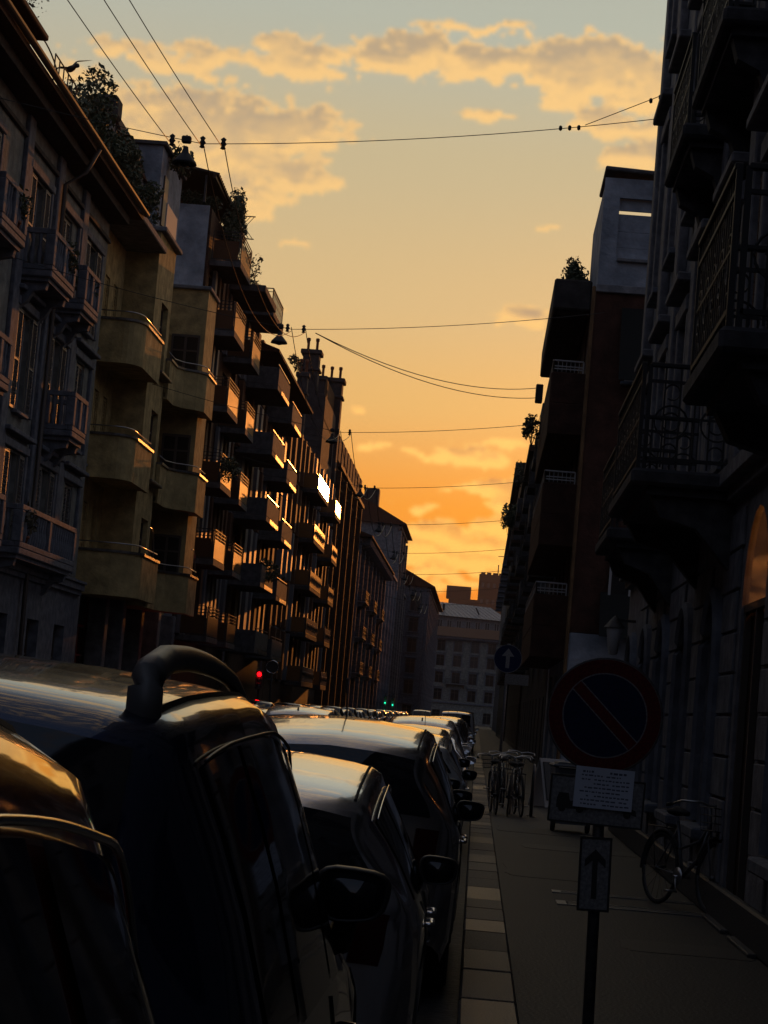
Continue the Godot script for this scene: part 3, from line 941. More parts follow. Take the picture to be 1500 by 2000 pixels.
	for y in fl:
		for i in 10:
			if rng.randf() < 0.8: box_part(b, "shutter_board", ["shutter_brown", "shutter_grey"][rng.randi() % 2], Vector3(0.6 + i * 1.37, y + 1.56, 0.11), Vector3(rng.randf_range(0.45, 0.75), 3.08, 0.16), 0.015)
		panel_balcony(b, 0.6, 4.4, y, 1.3)
		panel_balcony(b, 7.6, 11.0, y, 1.3)
	panel_balcony(b, 0.6, 4.4, 19.6, 1.3)
	box_part(b, "canopy_slab", "concrete", Vector3(8.6, 19.6, 0.9), Vector3(5.0, 0.3, 1.8), 0.02)
	# deep part with solid parapets
	holes = []
	for y in fl:
		for i in 6:
			var x := 15.6 + i * 3.9
			holes.append(Rect2(x - 1.0, y + 0.05, 2.0, 2.5))
			window(b, "plain", 2.0, 2.5, Vector3(x, y + 0.05, 0), "frame_dark")
	shell(b, 39.0, 0, 19.2, holes, "stucco_brown", 12.0, 0.0, 0.24, 14.02, "wall")
	for y in fl:
		for q in [[15.0, 21.0, 1.8], [27.5, 33.5, 1.4]]:
			var o := box_part(b, "balcony", "concrete", Vector3((q[0] + q[1]) * 0.5, y - 0.12, q[2] * 0.5), Vector3(q[1] - q[0], 0.24, q[2]), 0.02)
			for p in [[Vector3((q[0] + q[1]) * 0.5, y + 0.42, q[2] - 0.06), Vector3(q[1] - q[0], 0.84, 0.12)], [Vector3(q[0] + 0.06, y + 0.42, (q[2] - 0.12) * 0.5), Vector3(0.12, 0.84, q[2] - 0.12)], [Vector3(q[1] - 0.06, y + 0.42, (q[2] - 0.12) * 0.5), Vector3(0.12, 0.84, q[2] - 0.12)]]:
				box_part(o, "parapet", "concrete", p[0], p[1], 0.02)
			box_part(o, "handrail", "steel", Vector3((q[0] + q[1]) * 0.5, y + 0.98, q[2] - 0.06), Vector3(q[1] - q[0], 0.04, 0.05))
			box_part(o, "edge_strip", "zinc", Vector3(q[1] - 2.2, y - 0.12, q[2] + 0.012), Vector3(4.2, 0.2, 0.02))
		for i in 11:
			if rng.randf() < 0.85: box_part(b, "shutter_board", ["shutter_brown", "shutter_grey"][rng.randi() % 2], Vector3(14.6 + i * 2.3, y + 1.56, 0.14), Vector3(rng.randf_range(0.6, 1.2), 3.08, rng.randf_range(0.16, 0.3)), 0.015)
	pitched(b, 17.0, 39.2, 18.6, 1.5, 12, 2.6)
	var rr := st()
	iron_run(rr, Vector3(12.0, 19.75, 1.5), Vector3(17.0, 19.75, 1.5), 1.0, 0.25)
	iron_run(rr, Vector3(12.0, 19.75, 0.0), Vector3(12.0, 19.75, 1.5), 1.0, 0.25)
	put(rr, "terrace_railing", M.rail_grey, b)
	box_part(b, "terrace_slab", "concrete", Vector3(14.5, 19.6, -1.0), Vector3(5.0, 0.28, 5.2), 0.02)
	# pergola and roof planting
	var pg := thing("roof_pergola", "slatted roof pergola with lattice against the sky", "pergola", P(-12.6, 21.6, 86.5), PI / 2)
	for x in [0.4, 3.6, 7.4]:
		for z in [-0.1, -3.2]: box_part(pg, "post", "iron", Vector3(x, 0.55 - z * 0.09, z), Vector3(0.09, 1.1 - z * 0.18, 0.09))
	for i in 22: box_part(pg, "slat", "wood_door", Vector3(0.1 + i * 0.38, 1.42 - i * 0.012, -1.4), Vector3(0.2, 0.1, 3.8), 0.0, Basis(Vector3.RIGHT, 0.18) * Basis(Vector3.FORWARD, 0.25))
	for z in [0.3, -3.3]: box_part(pg, "beam", "wood_door", Vector3(4.0, 1.02 - z * 0.18, z), Vector3(8.4, 0.16, 0.12))
	var lat := st()
	for i in 26:
		var z := -3.9 + i * 0.17
		tube(lat, [Vector3(7.4, 0.1, z), Vector3(7.4, 1.1, z + 0.8)], 0.014, 4)
		tube(lat, [Vector3(7.42, 0.1, z + 0.8), Vector3(7.42, 1.1, z)], 0.014, 4)
	for y in [0.1, 1.1]: tube(lat, [Vector3(7.4, y, -4.0), Vector3(7.4, y, 1.2)], 0.025, 4)
	put(lat, "lattice", M.iron, pg)
	pot_plant(P(-12.1, 19.9, 91.6), Vector3(0.75, 1.7, 2.2), 5200, 0.16, "trailing shrub draped over the top balcony under the pergola", 81, false, false)
	pot_plant(P(-13.3, 21.65, 89.6), Vector3(1.3, 0.55, 0.8), 1500, 0.15, "low greenery at the foot of the pergola lattice", 88, false, false)
	pot_plant(P(-11.4, 19.7, 93.6), Vector3(0.7, 0.8, 0.9), 260, 0.16, "wispy twigs at the tip of the draped balcony shrub", 82, true, false)
	pot_plant(P(-11.6, 19.8, 102.2), Vector3(0.8, 0.55, 1.2), 500, 0.2, "spiky agave-like plant behind the thin terrace railing", 83, false, false)
	pot_plant(P(-11.9, 19.6, 98.2), Vector3(0.5, 0.9, 0.7), 380, 0.17, "slender shrub beside the flat canopy slab", 84, false, false)
	pot_plant(P(-10.9, 18.8, 112.5), Vector3(0.4, 0.5, 2.0), 380, 0.16, "creeper along the far eave of the balcony building", 85, true, false)
	pot_plant(P(-11.0, 10.5, 89.5), Vector3(0.5, 0.6, 1.4), 800, 0.15, "dark plants on the middle board balcony", 86, false, false)
	pot_plant(P(-10.6, 7.4, 106.0), Vector3(0.6, 0.6, 1.8), 800, 0.15, "plants on the lower deep balcony with solid parapet", 87, false, false)
	# --- chimney building, d 127 to 168
	b = building("chimney_building", "dark building with tall chimney stacks and bronze glass balconies", true, -12.5, 127.2, 168)
	holes = []
	var ys := [3.0, 6.1, 9.1, 12.1, 15.3]
	for y in ys:
		for i in 8:
			var x := 3.0 + i * 4.9
			holes.append(Rect2(x - 0.8, y, 1.6, 2.2))
			window(b, "plain", 1.6, 2.2, Vector3(x, y, 0), "frame_dark")
	shell(b, 40.8, 0, 18.6, holes, "stucco_brown")
	for y in ys:
		for q in [[11.0, 20.5], [28.0, 33.5]]:
			var o := panel_balcony(b, q[0], q[1], y + 0.0, 1.3, "glass_bronze", false, 0.95, "stucco_dark")
			var ir := st()
			var n := int((q[1] - q[0]) / 1.3)
			for i in n:
				var x: float = q[0] + 0.7 + i * 1.3
				tube(ir, arc(Vector3(x, y + 0.5, 1.34), Vector3(0.3, 0, 0), Vector3(0, 0.2, 0), 0.2, PI, 8), 0.03, 5)
				tube(ir, arc(Vector3(x + 0.5, y + 0.55, 1.34), Vector3(0.3, 0, 0), Vector3(0, 0.2, 0), PI, TAU, 8), 0.03, 5)
			if y < 15.0: put(ir, "iron_ornament", M.iron, o)
		for i in 13: box_part(b, "shutter_board", ["shutter_brown", "shutter_grey"][rng.randi() % 2], Vector3(0.9 + i * 3.2, y + 1.5, 0.18), Vector3(rng.randf_range(0.4, 1.0), 2.95, rng.randf_range(0.25, 0.4)), 0.015)
	shell(b, 40.6, 18.62, 23.6, [Rect2(34.5, 19.6, 3.0, 1.8)], "stucco_dark", 7.0, -0.05, 0.3, 27.0, "clad_tower")
	window(b, "far", 3.0, 1.8, Vector3(36.0, 19.6, -0.05), "frame_dark")
	for i in 12: box_part(b, "cladding_board", "stucco_dark", Vector3(26.97, 18.85 + i * 0.41, -3.6), Vector3(0.06, 0.37, 6.9))
	box_part(b, "clad_parapet", "stucco_ochre", Vector3(35.5, 24.5, -0.4), Vector3(9.5, 1.7, 0.1), 0.02, Basis(Vector3.FORWARD, 0.0))
	for i in 18: box_part(b, "siding_strip", "stucco_ochre", Vector3(31.0 + i * 0.5, 24.5, -0.33), Vector3(0.3, 1.6, 0.05))
	var gbl := st()
	prism(gbl, [Vector2(-8, 0), Vector2(0, 0), Vector2(-1.0, 3.4), Vector2(-8, 5.0)], 0.0, 0.3, Transform3D(Basis(Vector3(0, 0, 1), Vector3.UP, Vector3(1, 0, 0)), Vector3(0.3, 18.6, -0.4)))
	put(gbl, "gable", M.stucco_red, b)
	for q in [[-14.6, 140.0, 21.0, 1.2], [-14.3, 160.0, 27.4, 1.5], [-14.2, 166.0, 26.4, 1.5], [-12.9, 166.5, 26.4, 1.5], [-13.9, 150.0, 24.2, 0.9]]:
		var o := thing("chimney", ["short chimney left of the tallest stack on the dark building", "tallest slim chimney stack on the dark building", "middle chimney stack right of the tallest one", "rightmost chimney stack standing over the lit parapet", "small chimney pot below the tallest stack"][nb - 8], "chimney", P(q[0], 18.6, q[1]))
		nb += 1
		var hh: float = q[2] - 18.6
		box_part(o, "stack", "stucco_dark", Vector3(0, hh * 0.5, 0), Vector3(q[3] * 0.8, hh, q[3]), 0.04)
		box_part(o, "collar", "stucco_dark", Vector3(0, hh - 1.2, 0), Vector3(q[3] * 1.0, 0.2, q[3] * 1.2), 0.04)
		box_part(o, "cap", "stucco_dark", Vector3(0, hh + 0.1, 0), Vector3(q[3] * 1.05, 0.35, q[3] * 1.25), 0.06)
		for sg in [-1, 1]:
			var fl_ := st(true)
			lathe(fl_, [Vector2(0.1, 0), Vector2(0.1, 0.7), Vector2(0.14, 0.75), Vector2(0.14, 0.95), Vector2(0.0, 1.0)], 8, Transform3D(Basis(), Vector3(sg * q[3] * 0.22, hh + 0.27, 0)))
			put(fl_, "flue", M.terracotta, o)
	# --- stepped-roof building, d 168 to 203
	b = far_block("stepped_building", "brown building with a row of stepped roof blocks", 168.2, 203, 20.6, "stucco_brown", 9, 5)
	for i in 9: box_part(b, "roof_block", "stucco_dark", Vector3(1.4 + i * 3.8, 21.6, -0.6), Vector3(2.5, 2.0, 1.6), 0.05)
	# --- building with a curved eave
	b = far_block("curved_eave_building", "brown-grey building with a deep bracketed eave and ornate window rows", 203.2, 258, 17.6, "stone_grey", 14, 5)
	pitched(b, -0.3, 55.0, 17.6, 1.5, 12, 2.4)
	for i in 28: box_part(b, "bracket", "stone_grey", Vector3(1.0 + i * 1.98, 17.2, 0.7), Vector3(0.3, 0.7, 1.3), 0.06)
	for q in [5.0, 8.4, 11.8]:
		for x in [8.0, 26.0, 44.0]: iron_balcony(b, x - 3.0, x + 3.0, q, 1.1)
	b = far_block("pale_building", "pale grey-blue house beyond the bracketed eave", 258.2, 292, 19.2, "plaster_blue", 8, 5)
	b = far_block("tall_gabled_building", "tall house with a broad dark roof rising over its neighbours", 292.2, 318, 26.5, "plaster_grey", 6, 7)
	pitched(b, -0.6, 26.4, 26.5, 1.1, 12, 3.8)
	box_part(b, "chimney", "stucco_dark", Vector3(2.0, 30.0, -4.0), Vector3(2.6, 2.4, 2.0), 0.05)
	b = far_block("end_corner_building", "pale stone corner house that steps forward at the end of the left-hand row", 330.0, 408, 20.6, "stone_grey", 17, 6, -9.0)
	pitched(b, -0.4, 78.2, 20.6, 1.2, 13, 4.0)
	# its near end, with its own windows, looks back up the street
	var back := Basis(Vector3(0, 0, 1), Vector3.UP, Vector3(-1, 0, 0))
	for j in 6:
		var y := 0.6 if j == 0 else 4.4 + (j - 1) * 15.6 / 5.0
		for i in 3:
			window(b, "far", 1.4, 2.1, Vector3(-0.03, y, -1.6 - i * 2.2), "frame_dark", "shutter_grey", back, -0.05)
			var s := st()
			bx(s, Vector3(-0.1, y + 2.35, -1.6 - i * 2.2), Vector3(0.24, 0.2, 1.9), Basis(), 0.02)
			bx(s, Vector3(-0.08, y - 0.12, -1.6 - i * 2.2), Vector3(0.2, 0.14, 1.8), Basis(), 0.02)
			put(s, "surround", M.stone_grey, b)
	b = far_block("link_house", "narrow house in the shadow behind the stepped-forward corner house", 318.2, 329.8, 19.0, "plaster_grey", 3, 5)
	# distinct neighbour set back between rows, closing the left row
	
func far_block(called: String, label: String, d0: float, d1: float, H: float, m: String, cols: int, rows: int, X := -12.5) -> Node3D:
	var b := building(called, label, true, X, d0, d1)
	var L := d1 - d0
	var holes := []
	for j in rows:
		var y := 0.6 if j == 0 else 4.4 + (j - 1) * (H - 5.0) / (rows - 1)
		for i in cols:
			var x := L * (i + 0.5) / cols
			var w := 1.5
			var h := 3.0 if j == 0 else minf(2.3, (H - 5.0) / (rows - 1) - 0.8)
			holes.append(Rect2(x - w * 0.5, y, w, h))
			window(b, "far", w, h, Vector3(x, y, 0), "frame_dark" if j == 0 else "frame_white")
			if j > 0: surround(b, x, y, w, h, m, 0.0, true)
	for i in range(0, cols + 1, 2): box_part(b, "pilaster", m, Vector3(clampf(L * i / cols, 0.2, L - 0.2), H * 0.5 - 0.4, 0.27), Vector3(0.5, H - 0.8, 0.54), 0.03)
	shell(b, L, 0, H, holes, m)
	# side that looks back up the street
	cornice(b, 0, L, 4.0, 0.0, [[0.0, 0.2, 0.16]], m)
	cornice(b, 0, L, H - 0.7, 0.0, [[0.0, 0.2, 0.2], [0.22, 0.3, 0.5]], m)
	return b

# ------------------------------------------------------------------ right side
func right_side() -> void:
	# --- nearest building, d 6 to 36; local x = 36 - d
	var b := building("iron_balcony_building", "dark building with wrought-iron balconies along the right-hand pavement", false, 2.35, 6, 36)
	var bays := [1.9, 4.8, 7.75, 10.7, 13.65, 16.6, 19.55, 22.5, 25.4, 28.2]
	var holes := []
	var lower := []
	for i in bays.size():
		var x: float = bays[i]
		for y in [4.5, 8.6, 12.7]:
			holes.append(Rect2(x - 0.55, y, 1.1, 2.6))
			window(b, ["open", "closed", "plain"][(i + int(y)) % 3], 1.1, 2.6, Vector3(x, y, 0), "frame_white", "shutter_brown")
			surround(b, x, y, 1.1, 2.6, "stone_dark", 0.0, true)
	shell(b, 30, 4.15, 17.6, holes, "plaster_grey")
	cornice(b, 0, 30, 4.15, 0.0, [[-0.1, 0.12, 0.1], [0.02, 0.16, 0.2]], "stone_dark")
	cornice(b, 0, 30, 16.8, 0.0, [[0.0, 0.2, 0.2], [0.2, 0.25, 0.45], [0.46, 0.2, 0.75]], "stone_dark")
	pitched(b, -0.2, 30.2, 17.5, 0.95, 12, 2.4)
	for x in [0.3, 3.35, 6.3, 9.2, 12.2, 15.1, 18.1, 21.0, 24.0]:
		box_part(b, "pilaster", "stone_dark", Vector3(x, 10.4, 0.06), Vector3(0.5, 12.2, 0.14), 0.02)
	# street level: arched openings in coursed stone
	for i in bays.size(): lower.append([bays[i], 0.6 if i != 5 else 0.85, 2.55 if i != 5 else 3.0])
	var g := st()
	var rects := []
	for q in lower: rects.append(Rect2(q[0] - q[1], 0.0, q[1] * 2.0, q[2] + q[1]))
	holed(g, 0, 30, 0, 4.15, rects, 0.34, 0.0)
	for q in lower: # spandrels that turn the square heads into arches
		var n := 10
		for k in n:
			var w0 := PI * k / n
			var w1 := PI * (k + 1) / n
			var a := Vector3(q[0] + cos(w0) * q[1], q[2] + sin(w0) * q[1], 0)
			var c := Vector3(q[0] + cos(w1) * q[1], q[2] + sin(w1) * q[1], 0)
			var top := Vector3(0, q[2] + q[1], 0)
			quad(g, a, Vector3(a.x, top.y, 0), Vector3(c.x, top.y, 0), c)
			quad(g, a, c, c + Vector3(0, 0, -0.34), a + Vector3(0, 0, -0.34))
	quad(g, Vector3(0, 0, 0), Vector3(0, 0, -12), Vector3(0, 4.15, -12), Vector3(0, 4.15, 0))
	quad(g, Vector3(30, 0, 0), Vector3(30, 4.15, 0), Vector3(30, 4.15, -12), Vector3(30, 0, -12))
	put(g, "ground_floor_wall", M.stone_dark, b)
	for i in lower.size():
		var q = lower[i]
		var ring = st()
		var pts := [Vector3(q[0] - q[1] - 0.07, 0.9, 0.03)]
		pts.append_array(arc(Vector3(q[0], q[2], 0.03), Vector3(-q[1] - 0.07, 0, 0), Vector3(0, q[1] + 0.07, 0), 0.0, PI, 14))
		pts.append(Vector3(q[0] + q[1] + 0.07, 0.9, 0.03))
		tube(ring, pts, 0.075, 6)
		if i == 5: ring = null
		if ring: put(ring, "arch_moulding", M.stone_grey, b)
		if i == 5: # shop door with a fanlight that catches the far sunlit fronts
			var f := st()
			for x in [-q[1] + 0.05, 0.0, q[1] - 0.05]: bx(f, Vector3(q[0] + x, 1.5, -0.06), Vector3(0.07, 3.0, 0.06))
			bx(f, Vector3(q[0], 2.96, -0.05), Vector3(q[1] * 2.0, 0.07, 0.06))
			put(f, "door_frame", M.frame_dark, b)
			box_part(b, "door", "wood_door", Vector3(q[0], 1.45, -0.12), Vector3(q[1] * 2.0 - 0.1, 2.9, 0.05))
			var fan := st()
			prism(fan, arc2(q[0], q[2], q[1] - 0.01, 14), -0.05, -0.03)
			put(fan, "fanlight", M.glass_clear, b)
			var ni := st() # a lit lobby behind the fanlight
			var nx0: float = q[0] - q[1]
			var nx1: float = q[0] + q[1]
			for w in [[Vector3(q[0], 3.55, -1.0), Vector3(2.3, 1.3, 0.06)], [Vector3(q[0], 2.93, -0.55), Vector3(2.3, 0.06, 0.86)], [Vector3(q[0], 4.2, -0.69), Vector3(2.3, 0.06, 0.6)], [Vector3(nx0 + 0.02, 3.55, -0.7), Vector3(0.06, 1.2, 0.6)], [Vector3(nx1 - 0.02, 3.55, -0.7), Vector3(0.06, 1.2, 0.6)]]: bx(ni, w[0], w[1])
			put(ni, "lobby", M.lamp_niche, b)
		else:
			box_part(b, "window", "frame_dark", Vector3(q[0], 1.9, -0.3), Vector3(q[1] * 2.0, 3.9, 0.05))
			box_part(b, "pane", "glass_old", Vector3(q[0], 2.0, -0.262), Vector3(q[1] * 1.5, 2.4, 0.02))
			var gr := st()
			for k in 5: bx(gr, Vector3(q[0] - q[1] * 0.8 + k * q[1] * 0.4, 1.9, -0.12), Vector3(0.025, 2.4, 0.025))
			for y in [0.9, 1.9, 2.9]: bx(gr, Vector3(q[0], y, -0.12), Vector3(q[1] * 2.0, 0.03, 0.03))
			put(gr, "grille", M.iron, b)
			box_part(b, "sill", "stone_grey", Vector3(q[0], 0.82, 0.03), Vector3(q[1] * 2.0 + 0.3, 0.12, 0.3), 0.02)
			box_part(b, "apron", "stone_dark", Vector3(q[0], 0.38, -0.08), Vector3(q[1] * 2.0, 0.76, 0.16))
	# coursed blocks between the arches
	var mesh_by := {}
	for j in 9:
		var y := 0.62 + j * 0.39
		var x := 0.02
		var k := j % 2
		while x < 29.9:
			var w := 0.86 if k % 2 else 1.12
			k += 1
			var x1 := minf(x + w, 29.98)
			var skip := false
			for q in lower:
				var half: float = q[1] + 0.16
				if y + 0.2 > q[2]: half = sqrt(maxf(0.0, pow(q[1] + 0.17, 2.0) - pow(maxf(0.0, y - 0.2 - q[2]), 2.0)))
				if x1 > q[0] - half and x < q[0] + half:
					if x < q[0] - half - 0.2: x1 = q[0] - half
					else:
						skip = true
						x1 = maxf(x1, q[0] + half) if x1 < q[0] + half + 0.25 else x1
						if x1 > q[0] + half:
							x = q[0] + half
							skip = x1 - x < 0.2
			if not skip and x1 - x > 0.15 and x > 3.0 and x < 21.0:
				box_part(b, "stone_block", "stone_dark" if k % 3 else "plaster_grey", Vector3((x + x1) * 0.5, y, 0.012), Vector3(x1 - x - 0.022, 0.365, 0.036), 0.01)
			x = x1
	box_part(b, "plinth", "granite_dark", Vector3(15, 0.28, 0.04), Vector3(30, 0.32, 0.08), 0.02)
	for q in [[15.55, 17.1], [17.6, 19.0]]: box_part(b, "threshold", "granite", Vector3((q[0] + q[1]) * 0.5, 0.135, 0.115), Vector3(q[1] - q[0], 0.04, 0.07), 0.008)
	# balconies: deep ones on the first floor, shallow ones above
	for q in [[20.2, 22.6, 4.3, 1.05], [25.0, 29.0, 4.3, 1.05], [11.2, 14.9, 4.3, 1.05], [5.6, 8.4, 4.3, 0.9], [9.8, 12.2, 8.5, 0.6], [13.2, 16.2, 8.5, 0.6], [10.6, 14.6, 12.6, 0.6]]:
		iron_balcony(b, q[0], q[1], q[2], q[3], "stone_sooty", true, 1.02)
	var bulb := thing("lobby_lamp", "small glowing bulb behind the fanlight at the right edge", "lamp", P(2.35 + 0.62, 3.5, 19.55))
	var bs := st(true)
	lathe(bs, [Vector2(0, -0.09), Vector2(0.028, -0.06), Vector2(0.032, 0.0), Vector2(0.024, 0.07), Vector2(0, 0.09)], 10)
	put(bs, "bulb", M.glow_amber, bulb)
	var bh := st(true)
	tube(bh, [Vector3(0, 0.08, 0), Vector3(0, 0.66, 0)], 0.01, 5)
	put(bh, "flex", M.iron, bulb)
	lamp_light(P(2.35 + 0.55, 3.5, 19.55), Color(1.0, 0.6, 0.24), 0.16)
	var lf := thing("wall_lantern", "small iron lantern bracketed to the dark building's far corner", "lantern", P(2.28, 2.9, 34.2))
	box_part(lf, "bracket", "iron", Vector3(-0.12, 0.55, 0), Vector3(0.38, 0.04, 0.04))
	var lb := st(true)
	lathe(lb, [Vector2(0.0, 0.0), Vector2(0.07, 0.02), Vector2(0.13, 0.42), Vector2(0.13, 0.44), Vector2(0, 0.44)], 6, Transform3D(Basis(), Vector3(-0.25, 0, 0)))
	put(lb, "glass", M.lamp_clear, lf)
	var lc := st(true)
	lathe(lc, [Vector2(0.17, 0.43), Vector2(0.1, 0.52), Vector2(0.03, 0.6), Vector2(0, 0.62)], 6, Transform3D(Basis(), Vector3(-0.25, 0, 0)))
	put(lc, "cap", M.iron, lf)
	# --- corner building beyond the side street, d 60 to 77; local x = 77 - d, its near end faces the camera
	b = building("corner_building", "brick-red corner house with grey penthouse and boxed balconies", false, 2.35, 60, 77)
	holes = []
	for y in [4.9, 8.1, 11.3]:
		for x in [1.8, 5.2, 8.6, 12.4]:
			holes.append(Rect2(x - 0.7, y, 1.4, 2.1))
			window(b, "plain", 1.4, 2.1, Vector3(x, y, 0), "frame_white")
	shell(b, 17, 4.3, 13.8, holes, "stucco_red", 16.0)
	shell(b, 17, 0, 4.28, [Rect2(2.0, 0.1, 3.0, 3.2), Rect2(7.0, 0.1, 3.0, 3.2), Rect2(12.0, 0.1, 3.0, 3.2)], "plaster_blue", 16.0, -0.02, 0.3, 0.0, "ground_floor_wall")
	for x in [3.5, 8.5, 13.5]: window(b, "far", 3.0, 3.2, Vector3(x, 0.1, -0.05), "frame_dark")
	var near := Basis(Vector3(0, 0, -1), Vector3.UP, Vector3(1, 0, 0))
	for y in [5.0, 8.2, 11.3]: window(b, "closed", 1.2, 1.9, Vector3(17.005, y, -1.55), "frame_white", "shutter_brown", near, -0.06)
	box_part(b, "corner_downpipe", "stucco_ochre", Vector3(17.06, 7.0, 0.06), Vector3(0.1, 13.8, 0.1), 0.03)
	for q in [[11.2, 13.3], [4.2, 5.4]]: # blinds hung out on the near end
		var aw := st()
		prism(aw, [Vector2(0, q[1]), Vector2(0.9, q[0]), Vector2(0.93, q[0]), Vector2(0.03, q[1] + 0.05)], -2.9, -0.75, Transform3D(Basis(), Vector3(17.02, 0, 0)))
		put(aw, "awning", M.awning_dark, b)
	# penthouse: screen wall with a slatted opening onto the sky
	var ph := st()
	holed(ph, 0.0, 6.0, 13.8, 17.0, [Rect2(0.45, 14.75, 3.4, 1.7)], 0.16)
	put(ph, "penthouse_wall", M.plaster_blue, b, Transform3D(near, Vector3(17.0, 0, -0.02)))
	for k in 4:
		box_part(b, "blind_slat", "plaster_blue", Vector3(16.8, [16.32, 15.78, 15.3, 14.86][k], -2.2), Vector3(0.04, [0.4, 0.5, 0.455, 0.42][k], 4.2), 0.01)
	box_part(b, "penthouse_side", "plaster_blue", Vector3(13.3, 15.4, -0.16), Vector3(7.2, 3.2, 0.2))
	box_part(b, "penthouse_roof", "concrete", Vector3(15.5, 17.12, -3.0), Vector3(3.3, 0.12, 6.0), 0.03, Basis(Vector3.RIGHT, -0.04))
	box_part(b, "penthouse_sill", "plaster_grey", Vector3(17.05, 14.68, -2.4), Vector3(0.2, 0.1, 3.8), 0.02)
	box_part(b, "penthouse_band", "plaster_grey", Vector3(17.05, 13.85, -3.0), Vector3(0.16, 0.22, 6.0), 0.02)
	for y in [4.45, 7.65, 10.85]:
		var o := box_part(b, "balcony", "stucco_red", Vector3(8.0, y - 0.4, 0.5), Vector3(13.5, 0.9, 1.0), 0.02)
		box_part(o, "parapet", "stucco_red", Vector3(14.66, y + 0.5, 0.49), Vector3(0.12, 0.9, 0.98), 0.02)
		box_part(o, "parapet", "stucco_red", Vector3(8.0, y + 0.5, 0.95), Vector3(13.18, 0.9, 0.1), 0.02)
		var r := st()
		iron_run(r, Vector3(14.66, y + 0.95, 0.1), Vector3(14.66, y + 0.95, 0.95), 0.34, 0.12)
		iron_run(r, Vector3(1.3, y + 0.95, 0.95), Vector3(14.66, y + 0.95, 0.95), 0.34, 0.2)
		put(r, "railing", M.frame_white, o)
	box_part(b, "top_canopy", "stucco_dark", Vector3(7.6, 14.2, 0.55), Vector3(13.0, 0.9, 1.1), 0.05)
	box_part(b, "roof_parapet", "stucco_dark", Vector3(5.0, 15.1, 0.3), Vector3(10.0, 0.9, 0.6), 0.05)
	box_part(b, "junction_box", "iron", Vector3(2.2, 13.0, 1.1), Vector3(0.6, 0.6, 0.25), 0.03)
	pot_plant(P(1.95, 14.5, 66.2), Vector3(0.45, 0.75, 1.5), 1300, 0.15, "bushy roof shrubs left of the grey penthouse", 101, false, false)
	pot_plant(P(1.95, 15.4, 67.0), Vector3(0.35, 0.45, 0.5), 160, 0.13, "spindly shrub tip above the penthouse shrubs", 102, true, false)
	pot_plant(P(1.1, 11.0, 73.5), Vector3(0.4, 0.6, 1.2), 500, 0.15, "leafy plant overhanging the top boxed balcony", 103, false, false)
	# --- further houses on the right
	var rows := [["plain_house", "tall plain house after the corner house on the right", 77.2, 120, 15.2, "stucco_dark", 2.35, 9], ["balcony_house", "house with box balconies and hanging plants further along on the right", 120.2, 168, 17.0, "stucco_brown", 2.25, 10], ["flat_fronted_house", "flat-fronted house with a sharp corner far down on the right", 168.2, 216, 21.6, "stucco_dark", 2.0, 10], ["corniced_house", "last house on the right with a heavy bracketed cornice", 216.2, 322, 22.2, "stone_grey", 2.35, 18]]
	var n := 0
	for q in rows:
		b = building(q[0], q[1], false, q[6], q[2], q[3])
		var L: float = q[3] - q[2]
		holes = []
		var lines := 5
		for j in lines:
			var y: float = 0.4 if j == 0 else 4.6 + (j - 1) * (q[4] - 4.8) / 4.0
			for i in q[7]:
				var x: float = L * (i + 0.5) / q[7]
				holes.append(Rect2(x - 0.7, y, 1.4, 2.3))
				window(b, "far", 1.4, 2.3, Vector3(x, y, 0), "frame_dark")
		shell(b, L, 0, q[4], holes, q[5])
		cornice(b, 0, L, q[4] - 0.6, 0.0, [[0.0, 0.2, 0.2], [0.22, 0.35, 0.55]], q[5])
		for j in range(1, lines):
			var y: float = 4.5 + (j - 1) * (q[4] - 4.8) / 4.0
			if n == 3 and j < 4: continue
			for i in range(0, q[7], 2):
				var x: float = L * (i + 0.5) / q[7]
				if n == 2: continue
				var o := box_part(b, "balcony", q[5], Vector3(x, y - 0.1, 0.45), Vector3(3.0, 0.22, 0.9), 0.02)
				if (i + j) % 3 == 0: box_part(o, "parapet", "concrete", Vector3(x, y + 0.45, 0.84), Vector3(3.0, 0.86, 0.1), 0.02)
				else:
					var r := st()
					iron_run(r, Vector3(x - 1.45, y, 0.84), Vector3(x + 1.45, y, 0.84), 1.0, 0.3)
					put(r, "railing", M.iron, o)
				for sg in [-1, 1]: box_part(o, "end_panel", "concrete", Vector3(x + sg * 1.45, y + 0.45, 0.4), Vector3(0.1, 0.86, 0.76), 0.02)
		n += 1
	pot_plant(P(1.2, 14.2, 118.5), Vector3(0.5, 0.8, 1.5), 500, 0.2, "bushy balcony plant standing out against the glow", 104, true, false)
	pot_plant(P(1.15, 14.0, 148.0), Vector3(0.7, 1.4, 2.0), 900, 0.24, "large hanging plant on the far right-hand balconies against the sunset", 105, false, false)
	var ant := thing("roof_antenna", "thin upright aerial on the last right-hand roof", "antenna", P(2.6, 22.3, 300))
	var a_ := st()
	tube(a_, [Vector3.ZERO, Vector3(0.1, 9.0, 0)], 0.07, 5)
	put(a_, "mast", M.iron, ant)
	var a2 := st()
	tube(a2, [Vector3(-1.4, 1.6, 0), Vector3(1.4, 1.7, 0)], 0.05, 5)
	put(a2, "crossbar", M.iron, ant)

func arc2(cx: float, cy: float, r: float, n: int) -> Array:
	var out := []
	for i in n + 1:
		var w := PI * i / n
		out.append(Vector2(cx + cos(w) * r, cy + sin(w) * r))
	return out

